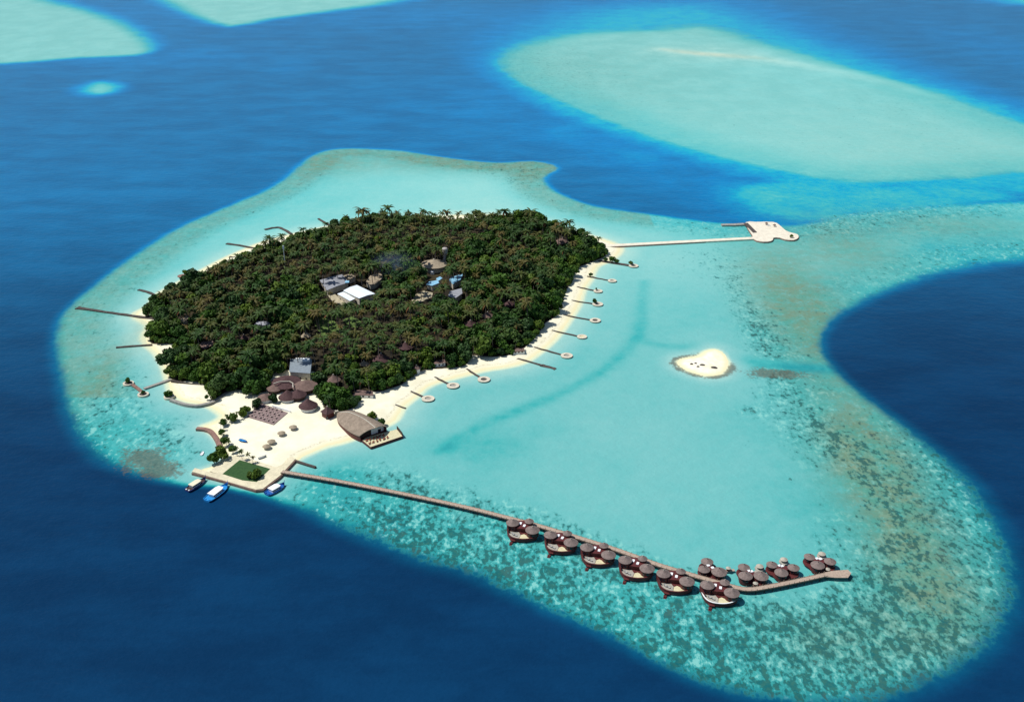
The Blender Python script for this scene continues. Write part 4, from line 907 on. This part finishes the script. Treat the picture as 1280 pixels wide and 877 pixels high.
hut('beach_bungalow', 382, 418, 4.0, 5.0, 9.0, 'thatch_tan', 'pale pointed roof beside the grass clearing', grp=gb)
hut('beach_bungalow', 305, 421, 3.6, 5.0, 8.0, 'thatch_purple', 'dark thatch peak deep in the left-centre trees', grp=gb)
block('beach_terrace', [(440.5, 493.5), (446, 487), (466, 488.5), (467, 494)], 4.2, 3, 'thatch_brown', 'low open beach pavilion with white posts under the near trees', wallm='white_paint')
block('beach_kiosk', [(541, 455), (545, 450.5), (556, 449), (557, 453)], 4.4, 3, 'thatch_brown', 'low kiosk with white posts at the edge of the near beach', wallm='white_paint')
block('boat_shed', [(641, 440), (645, 435.5), (655, 434.5), (656, 438.5)], 3.6, 3, 'thatch_brown', 'tiny brown beach shed where the longest ring jetty starts', wallm='white_paint')
for k, (px, py) in enumerate(((540.5, 342), (546, 335.5))):
    t_ = empty('storage_tank', (*P2(px, py, 2.2), 1.8), ['larger white tank in front of the big tan roof', 'smaller white tank tucked against the big tan roof'][k], 'tank', 'white tanks by the big tan roof')
    b = MB(); b.lathe((0, 0, 0), [(2.0-.4*k, -.3), (2.0-.4*k, 2.6), (1.2, 3.2), (.1, 3.4)], 16); b.build('shell', 'white_paint', t_)
    b = MB(); b.lathe((0, 0, 0), [(.45, 3.3), (.45, 3.6)], 10); b.build('lid', 'metal_grey', t_)
# bare courts in the clearing
for pts, nm, lab in (([(514, 376), (518, 368), (530, 363), (541, 366), (540, 371), (527, 377), (518, 379)], 'sand_yard', 0), ([(410, 369), (417, 366), (424, 372), (433, 377), (428, 381), (416, 377)], 'sand_yard', 1)):
    o = MB().prism(poly(pts, 2.4), 1, 2.4).build('sand_yard', 'yard_sand'); tag(o, kind='structure')
CLEAR += [(528, 370, 13, 8), (422, 375, 10, 5), (408, 406, 15, 10), (441, 402, 9, 6), (540, 341, 6, 5), (334, 516, 28, 16), (395, 455, 5, 10)]
SMOKE_C = P(491, 330, 14)

# ================================================================== TREES
def quads(C, U, V): # arrays (n,3) -> verts (4n,3)
    return np.stack([C-U-V, C+U-V, C+U+V, C-U+V], 1).reshape(-1, 3)
class T:  # a tree template: numpy verts, faces list (as quads array), dry attr per vert
    pass
def blob_crown(seed, r=6.0, h=7.5, zc=6.2, n=620):
    g_ = np.random.default_rng(seed); nl = g_.integers(7, 11); lob = []
    for k in range(nl):
        a = g_.uniform(0, 2*np.pi); q = g_.uniform(.25, .68)*r
        lob.append((q*np.cos(a), q*np.sin(a), zc+g_.uniform(-.32, .26)*h, r*g_.uniform(.34, .52)))
    lob.append((0, 0, zc+h*.24, r*.5))
    L = np.array(lob); k = g_.choice(len(L), n, p=L[:, 3]**2/np.sum(L[:, 3]**2))
    d = g_.normal(size=(n, 3)); d[:, 2] = d[:, 2]*.9+.25; d /= np.linalg.norm(d, axis=1)[:, None]
    C = L[k, :3]+d*L[k, 3:4]*g_.uniform(.72, 1.08, (n, 1))*np.array((1, 1, .85))
    nr = d+g_.normal(0, .55, (n, 3)); nr /= np.linalg.norm(nr, axis=1)[:, None]
    u = np.cross(nr, g_.normal(size=(n, 3))); u /= np.linalg.norm(u, axis=1)[:, None]; v = np.cross(nr, u)
    s = g_.uniform(.34, .85, (n, 1))
    ok = C[:, 2] > zc-h*.5
    return quads(C[ok], (u*s)[ok], (v*s*g_.uniform(.5, 1, (n, 1)))[ok]), np.zeros(4*ok.sum())
def palm_crown(seed, L=4.6, n=17, z=0.0):
    g_ = np.random.default_rng(seed); V = []; D_ = []
    for i in range(n):
        a = 2*np.pi*i/n*1.0+g_.uniform(-.25, .25); el = g_.uniform(-.35, 1.1); ln = L*g_.uniform(.8, 1.1); dr = 1.0 if (el < -.15 and g_.random() < .5) else 0.0
        p = np.zeros(3); dirn = el; seg = 5; prev = None
        for s in range(seg+1):
            f = s/seg; w_ = (.16+.75*np.sin(np.pi*min(f*1.05+.08, 1)))*.78; side = np.array((-np.sin(a), np.cos(a), 0))
            l_, m_, r_ = p+side*w_-np.array((0, 0, w_*.55)), p.copy(), p-side*w_-np.array((0, 0, w_*.55))
            if prev is not None:
                V += [prev[0], prev[1], m_, l_, prev[1], prev[2], r_, m_]; D_ += [dr]*8
            prev = (l_, m_, r_)
            st_ = ln/seg; p = p+st_*np.array((np.cos(a)*np.cos(dirn), np.sin(a)*np.cos(dirn), np.sin(dirn))); dirn -= .36
    for k in range(5):   # coconuts and dead fronds round the crown shaft
        c = np.array((g_.uniform(-.4, .4), g_.uniform(-.4, .4), -.45)); s = .3
        V += [c+(-s, 0, 0), c+(0, -s, 0), c+(s, 0, 0), c+(0, s, 0), c+(-s, 0, 0), c+(0, 0, s), c+(s, 0, 0), c+(0, 0, -s)]; D_ += [1]*8
    V = np.array(V); V[:, 2] += z; return V, np.array(D_, float)
def trunk(h, r, bend, seg=4, n=6):
    V, Fq = [], []
    for s in range(seg+1):
        f = s/seg; c = np.array((bend*f*f, bend*.3*f, -1+f*(h+1))); rr = r*(1-.45*f)
        for k in range(n): a = 2*np.pi*k/n; V.append(c+np.array((rr*np.cos(a), rr*np.sin(a), 0)))
    for s in range(seg):
        for k in range(n): Fq += [V[s*n+k], V[s*n+(k+1) % n], V[(s+1)*n+(k+1) % n], V[(s+1)*n+k]]
    return np.array(Fq)
def limbs(seed, zc, r):
    g_ = np.random.default_rng(seed); V = list(trunk(zc*.75, .38, .3))
    for k in range(4):
        a = g_.uniform(0, 6.3); b0 = np.array((.2, 0, zc*.45)); e0 = np.array((np.cos(a)*r*.5, np.sin(a)*r*.5, zc+g_.uniform(0, 1)))
        d = e0-b0; s1 = np.cross(d, (0, 0, 1.0)); s1 /= np.linalg.norm(s1); s2 = np.cross(d, s1); s2 /= np.linalg.norm(s2)
        cs = [s1, s2, -s1, -s2]
        for q in range(4): V += [b0+cs[q]*.2, b0+cs[(q+1) % 4]*.2, e0+cs[(q+1) % 4]*.07, e0+cs[q]*.07]
    return np.array(V)
def quad_mesh(name, V, mat_, dry=None, tint=None, midx=None):
    me = bpy.data.meshes.new(name); n = len(V)
    me.vertices.add(n); me.vertices.foreach_set('co', V.astype(np.float32).ravel()); me.loops.add(n); me.loops.foreach_set('vertex_index', np.arange(n, dtype=np.int32))
    me.polygons.add(n//4); me.polygons.foreach_set('loop_start', np.arange(0, n, 4, dtype=np.int32))
    for m_ in (mat_ if isinstance(mat_, list) else [mat_]): me.materials.append(m_)
    if midx is not None: me.polygons.foreach_set('material_index', midx.astype(np.int32))
    me.update(calc_edges=True)
    if dry is not None: put_attr(me, 'dry', dry)
    if tint is not None: put_attr(me, 'tint', tint)
    return me
BROAD = []
for k in range(7):
    r = (6.2, 5.4, 6.6, 5.0, 5.8, 6.0, 4.8)[k]; zc = (5.6, 5.0, 6.2, 4.4, 5.4, 5.0, 4.6)[k]
    V, dd = blob_crown(100+k, r, r*1.35, zc, 1000); BROAD.append((V, dd, limbs(100+k, zc, r), r, zc))
PALM = []
for k in range(7):
    h = (11.5, 13, 14.5, 12.2, 10.5, 13.8, 12.6)[k]; bd = (1.2, -.8, 1.6, .3, -1.5, .9, 2.0)[k]
    V, dd = palm_crown(200+k, 5.0+.15*k, 15+k % 3, 0); V = V+np.array((bd, bd*.3, h)); PALM.append((V, dd, trunk(h, .24, bd), 3.6, h))
BM = [(quad_mesh('crown', V, M['leaf_broad'], dd), quad_mesh('trunk', tv, M['bark'])) for V, dd, tv, r, z in BROAD]
PM = [(quad_mesh('crown', V, M['leaf_palm'], dd), quad_mesh('trunk', tv, M['palm_bark'])) for V, dd, tv, r, z in PALM]
proto = {}
def tree(kind, k, x, y, z, sc, rz, lab, grp, name=None):
    key = (kind, k, name)
    nm = name or ('palm_tree' if kind == 'p' else 'broadleaf_tree'); cat = {'palm_tree': 'palm tree', 'broadleaf_tree': 'tree', 'bush': 'bush', 'young_palm': 'palm tree'}[nm]
    if key not in proto:
        t_ = empty(nm, (0, 0, 0), lab, cat, grp); proto[key] = t_
        cm_, tm_ = (PM if kind == 'p' else BM)[k]
        for n_, m_ in (('crown', cm_), ('trunk', tm_)):
            o = bpy.data.objects.new(n_, m_); scene.collection.objects.link(o); o.parent = t_
        r_ = t_
    else: r_ = copy_tree(proto[key])
    r_.location = (x, y, z); r_.rotation_euler = (0, 0, rz); r_.scale = (sc, sc, sc*random.uniform(.9, 1.1)); r_['label'] = lab
    if grp: r_['group'] = grp
    return r_
vegA = np.array(VEG); bx0, bx1, by0, by1 = vegA[:, 0].min(), vegA[:, 0].max(), vegA[:, 1].min(), vegA[:, 1].max()
# candidates with their distance to the edge of the planting
NC = 60000; cx_ = rng.uniform(bx0, bx1, NC); cy_ = rng.uniform(by0, by1, NC)
de = -sdf(VEG, cx_, cy_); keep = de > .3; cx_, cy_, de = cx_[keep], cy_[keep], de[keep]
mean_x = (bx0+bx1)/2
greenish = (np.sin(cx_*.031+1.3)*np.sin(cy_*.027+.4)+.6*np.sin(cx_*.07-cy_*.05)+.4*np.sin(cx_*.11+cy_*.09+2))
def pix_bonus(cx, cy, rx, ry, am):
    x, y = P2(cx, cy, 6); x1 = P2(cx+rx, cy, 6)[0]-x; y1 = P2(cx, cy-ry, 6)[1]-y
    return am*np.exp(-((cx_-x)/x1)**2-((cy_-y)/y1)**2)
greenish += pix_bonus(355, 378, 35, 25, 2)+pix_bonus(640, 345, 70, 25, 1.4)+pix_bonus(560, 325, 30, 12, 1.5)+pix_bonus(620, 420, 60, 25, 1.4)+pix_bonus(280, 480, 70, 15, 1.4)+pix_bonus(210, 420, 25, 20, 1.2)+pix_bonus(420, 495, 30, 14, 2)
greenish -= pix_bonus(480, 285, 220, 14, 1.6)+pix_bonus(330, 340, 60, 20, 1)+pix_bonus(440, 430, 50, 20, 1.0)+pix_bonus(420, 385, 40, 12, 1.0)
placed = []; cell = {}
def near_ok(x, y, r, kind):
    ci, cj = int(x//8), int(y//8)
    for i in range(ci-2, ci+3):
        for j in range(cj-2, cj+3):
            for (a, b_, r2, k2) in cell.get((i, j), ()):
                lim = (r+r2)*(.66 if kind == k2 == 'b' else .70 if kind == k2 == 'p' else .50)
                if (a-x)**2+(b_-y)**2 < lim*lim: return False
    return True
def blocked(x, y, r, z0, z1):
    px, py, s = proj(x, y, (z0+z1)/2); rx, ry = r*s, (z1-z0)*s*.5+r*s*.3
    for (a, b_, ea, eb) in CLEAR:
        if ((px-a)/(ea+rx*.8))**2+((py-b_)/(eb+ry*.85))**2 < 1: return True
    return False
for gi, (px, py, sc) in enumerate(((350, 374, 1.9), (332, 371, 1.5), (366, 386, 1.7), (602, 428, 1.8), (578, 437, 1.5), (620, 352, 1.9), (645, 338, 1.7), (598, 335, 1.7), (565, 325, 1.4), (665, 352, 1.6), (220, 420, 1.5), (236, 412, 1.4), (287, 472, 1.8), (262, 462, 1.6), (305, 470, 1.6), (424, 494, 1.7), (408, 487, 1.5), (438, 503, 1.4), (660, 402, 1.6), (690, 378, 1.4),
   (640, 408, 1.5), (520, 400, 1.6), (495, 345, 1.7), (460, 330, 1.5), (320, 345, 1.5), (275, 365, 1.6), (240, 375, 1.5), (300, 395, 1.4), (400, 318, 1.5), (520, 302, 1.5), (610, 296, 1.5), (680, 318, 1.5), (560, 395, 1.6), (545, 440, 1.5), (505, 455, 1.3), (375, 300, 1.4), (700, 330, 1.4), (440, 300, 1.5), (345, 440, 1.5), (318, 452, 1.7), (460, 470, 1.3),
   (737, 333, 1.3), (717, 350, 1.3), (707, 369, 1.4), (694, 396, 1.5), (671, 425, 1.7), (649, 440, 1.3), (603, 447, 1.8), (577, 457, 1.6), (517, 469, 1.4), (226, 428, 1.4), (203, 402, 1.2), (214, 462, 1.5), (250, 477, 1.3), (195, 390, 1.1), (478, 490, 1.1), (290, 487, 1.3))):
    x, y = P2(px, py, 7*sc) if gi < 41 else P2(px, py-2.5, 1); k = random.randrange(7); r = BROAD[k][3]*sc
    if sdf(VEG, np.array([x]), np.array([y]))[0] > -2.5: continue
    if not blocked(x, y, r*.8, 1.5, 1.5+(BROAD[k][4]+BROAD[k][3]*.65)*sc) and near_ok(x, y, r, 'b'):
        placed.append(('b', k, x, y, sc, float(-sdf(VEG, np.array([x]), np.array([y]))[0]))); cell.setdefault((int(x//8), int(y//8)), []).append((x, y, r*.95, 'b'))
for phase in ('b', 's', 'p'):
    for i in range(len(cx_)):
        x, y, d, gr = cx_[i], cy_[i], de[i], greenish[i]
        if phase == 'b':
            edge_near = d < 16 and not (y > 930)
            if not (gr > -.05 or edge_near): continue
            k = random.randrange(7); sc = (random.uniform(1.2, 2.2) if gr > .9 else random.uniform(.9, 1.6)) if d > 8 else random.uniform(.6, 1.45); r = BROAD[k][3]*sc; z0, z1 = 1.5, 1.5+(BROAD[k][4]+BROAD[k][3]*.65)*sc
        elif phase == 'p':
            if d < 4 and random.random() < .7: continue
            k = random.randrange(7); sc = random.uniform(.72, 1.2) if random.random() < .82 else random.uniform(1.25, 1.5); sc *= 1.22 if y > 900 and d < 45 else 1.0; r = 4.4*min(sc, 1.15); z0, z1 = PALM[k][4]*sc-1.5, PALM[k][4]*sc+3
        else:   # understorey bushes
            k = random.randrange(7); sc = random.uniform(.35, .55); r = BROAD[k][3]*sc; z0, z1 = 1.5, 1.5+(BROAD[k][4]+BROAD[k][3]*.65)*sc
            if d > (26 if y > 930 else 10): continue
        if phase != 'p' and r > d+3.5+3.5*math.sin(x*.16+y*.05)*(x > -40): continue
        if not near_ok(x, y, r, phase): continue
        if blocked(x, y, r, z0, z1): continue
        placed.append((phase, k, x, y, sc, d)); cell.setdefault((int(x//8), int(y//8)), []).append((x, y, r, phase))
def zone(x, y, d, phase):
    px, py, _ = proj(x, y, 6)
    w_ = {'b': 'broadleaf tree', 'p': 'coconut palm', 's': 'low bush'}[phase]
    if d < 15:
        if px > 560 and py > 300 or px > 700: e_ = 'edging the long right beach'
        elif py > 455 and px > 400: e_ = 'edging the near beach by the stubby ring jetties'
        elif px < 340 and py > 400: e_ = 'edging the lower left cove'
        elif px < 400 and py < 400: e_ = 'along the upper left shore by the groynes'
        elif py < 310: e_ = 'on the far skyline of the island'
        else: e_ = 'around the round restaurant'
    else:
        if py < 320: e_ = 'in the grove at the far side of the island'
        elif px < 330: e_ = 'inside the left part of the grove'
        elif px > 590: e_ = 'inside the right part of the grove'
        elif py < 390: e_ = 'around the clearing with white sheds'
        else: e_ = 'in mid grove above the restaurants'
    ad = {'b': 'bushy green', 'p': 'feathery olive', 's': 'dense rounded'}[phase]
    return '%s %s %s' % (ad, w_, e_)
counts = {'b': 0, 'p': 0, 's': 0}; rest = {'b': [], 'p': []}
placed.sort(key=lambda q: q[3])
print('TREES', {k: sum(1 for q in placed if q[0] == k) for k in 'bps'})
for (ph, k, x, y, sc, d) in placed:
    rz = random.uniform(0, 6.28); cap = {'b': 295, 'p': 295, 's': 120}[ph]
    if counts[ph] < cap:
        counts[ph] += 1
        tree('p' if ph == 'p' else 'b', k, x, y, 1.6, sc, rz, zone(x, y, d, ph), {'b': 'broadleaf trees of the island grove', 'p': 'coconut palms of the island grove', 's': 'bushes under the grove edge'}[ph], 'bush' if ph == 's' else None)
    else: rest['p' if ph == 'p' else 'b'].append((k, x, y, sc, rz))
for ph, nm, lab, lm, tmn in (('b', 'woodland', 'mass of green broadleaf crowns filling the far half of the island', 'leaf_broad', 'bark'), ('p', 'palm_grove', 'mass of olive coconut palms filling the far half of the island', 'leaf_palm', 'palm_bark')):
    Vs, Ds, Ts, Ms = [], [], [], []
    for (k, x, y, sc, rz) in rest[ph]:
        V, dd, tv = (PALM if ph == 'p' else BROAD)[k][:3]; c, s = math.cos(rz), math.sin(rz)
        for VV, DD, mi in ((V, dd, 0), (tv, np.zeros(len(tv)), 1)):
            Q = VV*sc; Vs.append(np.stack([Q[:, 0]*c-Q[:, 1]*s+x, Q[:, 0]*s+Q[:, 1]*c+y, Q[:, 2]+1.6], -1)); Ds.append(DD); Ts.append(np.full(len(VV), random.random())); Ms.append(np.full(len(VV)//4, mi))
    if Vs:
        me = quad_mesh(nm, np.concatenate(Vs), [M[lm], M[tmn]], np.concatenate(Ds), np.concatenate(Ts), np.concatenate(Ms))
        o = bpy.data.objects.new(nm, me); scene.collection.objects.link(o); tag(o, lab, 'trees', kind='stuff')

# ---- single plants outside the grove
def plant(kind, px, py, sc, lab, grp=None, name=None, z=1.6, k=None):
    x, y = P2(px, py, z); tree(kind, random.randrange(7) if k is None else k, x, y, z, sc, random.uniform(0, 6.28), lab, grp, name)
plant('b', 268, 578, .72, 'large round bush beside the lawn at the quay', None, 'bush', k=1)
plant('b', 277, 573, .80, 'taller leafy tree behind the big quay bush', None, None, k=0)
plant('b', 321, 597, .62, 'reddish brown shrub on the right half of the quay lawn', None, 'bush', k=4)
plant('b', 313, 597, .5, 'smaller shrub leaning over the middle of the quay lawn', None, 'bush', k=3)
for i, (px, py, sc) in enumerate(((303, 575, .52), (312, 578, .48), (316, 579, .4), (292, 569, .42))):
    plant('p', px, py, sc, ['tallest young palm behind the quay lawn', 'young palm right of the tallest at the quay lawn', 'smallest young palm at the right end of the lawn edge', 'young palm at the left corner of the lawn'][i], 'young palms by the lawn', 'young_palm')
gs = 'shrubs lining the curved path by the sand court'
for i, (px, py, sc) in enumerate(((303, 521, .42), (297, 524, .4), (291, 526, .4), (285, 528, .36), (279, 531, .36), (276, 537, .33), (277, 543, .3), (281, 549, .3), (283, 555, .32), (286, 561, .33), (291, 565, .36), (297, 568, .34), (307, 517, .45))):
    plant('p' if i % 2 else 'b', px, py, sc*(1.15 if i % 2 else 1.5), ('young palm' if i % 2 else 'low shrub')+' '+('at the upper end' if i < 3 or i == 12 else 'in the middle' if i < 8 else 'at the lower end')+' of the hedge row by the sand court', gs, 'young_palm' if i % 2 else 'bush')
plant('b', 320, 510, .6, 'green bush at the left corner of the paved terrace', None, 'bush', k=2)
plant('b', 343, 503, .8, 'green tree growing between the restaurant cones', None, None, k=3)
plant('b', 331, 486, .9, 'bright round tree left of the restaurant roofs', None, None, k=1)
for i, (px, py, sc) in enumerate(((330, 480, 1.2), (316, 493, 1.1), (348, 467, 1.2), (401, 480, 1.2), (405, 497, 1.2), (418, 508, 1.0), (430, 513, .8))):
    plant('b', px, py, sc, ['full green tree crowding the left of the round restaurant', 'full green tree above the paved terrace corner', 'full green tree at the back left of the round restaurant', 'full green tree right of the grey flat-roofed building', 'full green tree behind the pyramid-roofed pavilion', 'green tree between the pavilion and the boat restaurant stern', 'low tree touching the stern of the boat restaurant'][i], 'trees pressing round the restaurants')
plant('b', 160.5, 478.5, .42, 'small tree in the outer planter of the lower left jetty', None, 'bush', 1.0, k=4)
plant('b', 179, 492.3, .3, 'low plants in the inner planter of the lower left jetty', None, 'bush', 1.0, k=5)
plant('b', 211.5, 495.5, .52, 'dense dark bush in the round planter of the S-curved wall', None, 'bush', 1.0, k=0)
plant('b', 231.8, 344, .6, 'lone tree on the little rock mound', None, None, 1.0, k=6)
plant('b', 259, 498, .34, 'tiny bush alone on the sand by the S-curved wall', None, 'bush', k=6)
plant('b', 743, 379, .36, 'green bush leaning on the ring of a jetty', None, 'bush', .9, k=2)
plant('b', 745.5, 362, .16, 'tiny plant on the white ring of the third jetty', None, 'bush', .9, k=2)
plant('b', 738.5, 345.4, .38, 'round shrub at the root of the second jetty', None, 'bush', .8, k=1)
for i, (px, py, sc) in enumerate(((757, 326.4, .42), (766, 328, .5), (771, 328.6, .4), (788, 330.6, .42))):
    plant('b', px, py, sc, ['first bush from the trees on the overgrown jetty', 'biggest bush halfway along the overgrown jetty', 'bush just past the biggest on the overgrown jetty', 'bush on the ring head of the overgrown jetty'][i], 'bushes on the overgrown jetty', 'bush', .9)
plant('b', 989, 297, .35, 'single dark bush near the tip of the far pier', None, 'bush', 1.6, k=5)
plant('b', 478, 530, .5, 'dark bush behind the boat restaurant roof', None, 'bush', 1.0, k=5)
plant('b', 466, 524, .55, 'bush at the beach side of the boat restaurant', None, 'bush', 1.4, k=0)
for i, (px, py, sc) in enumerate(((552, 282, 1.0), (571, 281.5, 1.1), (449, 283, 1.05), (520, 280, 1.05), (640, 282, .9), (668, 289, 1.0), (705, 300, 1.0), (716, 301, 1.05), (731, 305, 1.0), (748, 311, .95))):
    plant('p', px, py, sc, ['lone palm standing clear on the far beach, left of a pair', 'tallest lone palm standing clear on the far beach', 'palm topping the far left skyline by the curled breakwater', 'palm topping the skyline in the middle of the far shore', 'palm on the far shore right of the lone pair', 'palm on the far shore where the skyline starts to drop', 'palm right behind the big beige thatched roof', 'tall palm just right of the big beige thatched roof', 'palm between the beige roof and the far pier', 'last palm before the far pier'][i], 'palms on the far skyline')
for i, (px, py, sc) in enumerate(((432, 284, 1.0), (462, 281, 1.0), (478, 280, 1.1), (490, 280, .95), (497, 279.5, 1.1), (511, 279, 1.0), (527, 279, 1.05), (533, 280, .95), (584, 281, 1.0), (593, 279, 1.05), (603, 279, .95), (622, 279, 1.0), (655, 283, 1.0), (679, 287, 1.0), (418, 288, 1.0), (408, 295, 1.0), (380, 301, 1.0), (354, 311, .95), (318, 326, .95), (290, 338, .9), (262, 350, .9))):
    py += random.uniform(-.5, 3); sc *= random.uniform(.8, 1.15)
    plant('p', px, py, sc, ('feathery palm breaking the far skyline left of the lone pair' if px < 545 else 'feathery palm breaking the far skyline right of the lone pair') if i < 14 else 'feathery palm breaking the upper left canopy edge', 'palms breaking the far canopy edge')
# ---- smoke drifting over the trees
b = MB(); b.lathe((0, 0, 0), [(.01, -1), (.5, -.87), (.87, -.5), (1, 0), (.87, .5), (.5, .87), (.01, 1)], 18)
sm = b.build('smoke', 'cushion'); sm.location = SMOKE_C; sm.scale = (27, 34, 9); sm.location.z = 15; tag(sm, 'thin bluish smoke drifting over the trees left of the big tan roof', 'smoke', kind='stuff')
mt = bpy.data.materials.new('smoke_volume'); mt.use_nodes = True; t_ = mt.node_tree; t_.nodes.clear()
out = t_.nodes.new('ShaderNodeOutputMaterial'); pv = t_.nodes.new('ShaderNodeVolumePrincipled'); tc = t_.nodes.new('ShaderNodeTexCoord'); nz = t_.nodes.new('ShaderNodeTexNoise'); nz.inputs['Scale'].default_value = 2.2
ln_ = t_.nodes.new('ShaderNodeVectorMath'); ln_.operation = 'LENGTH'; mr = t_.nodes.new('ShaderNodeMapRange'); mr.interpolation_type = 'SMOOTHSTEP'
mr.inputs[1].default_value = 1.0; mr.inputs[2].default_value = .1; mr.inputs[3].default_value = 0; mr.inputs[4].default_value = .02
mu = t_.nodes.new('ShaderNodeMath'); mu.operation = 'MULTIPLY'
t_.links.new(tc.outputs['Object'], ln_.inputs[0]); t_.links.new(ln_.outputs['Value'], mr.inputs[0]); t_.links.new(tc.outputs['Object'], nz.inputs['Vector'])
t_.links.new(mr.outputs[0], mu.inputs[0]); t_.links.new(nz.outputs[0], mu.inputs[1]); t_.links.new(mu.outputs[0], pv.inputs['Density'])
pv.inputs['Color'].default_value = (.42, .58, .85, 1); t_.links.new(pv.outputs[0], out.inputs['Volume'])
sm.data.materials.clear(); sm.data.materials.append(mt)
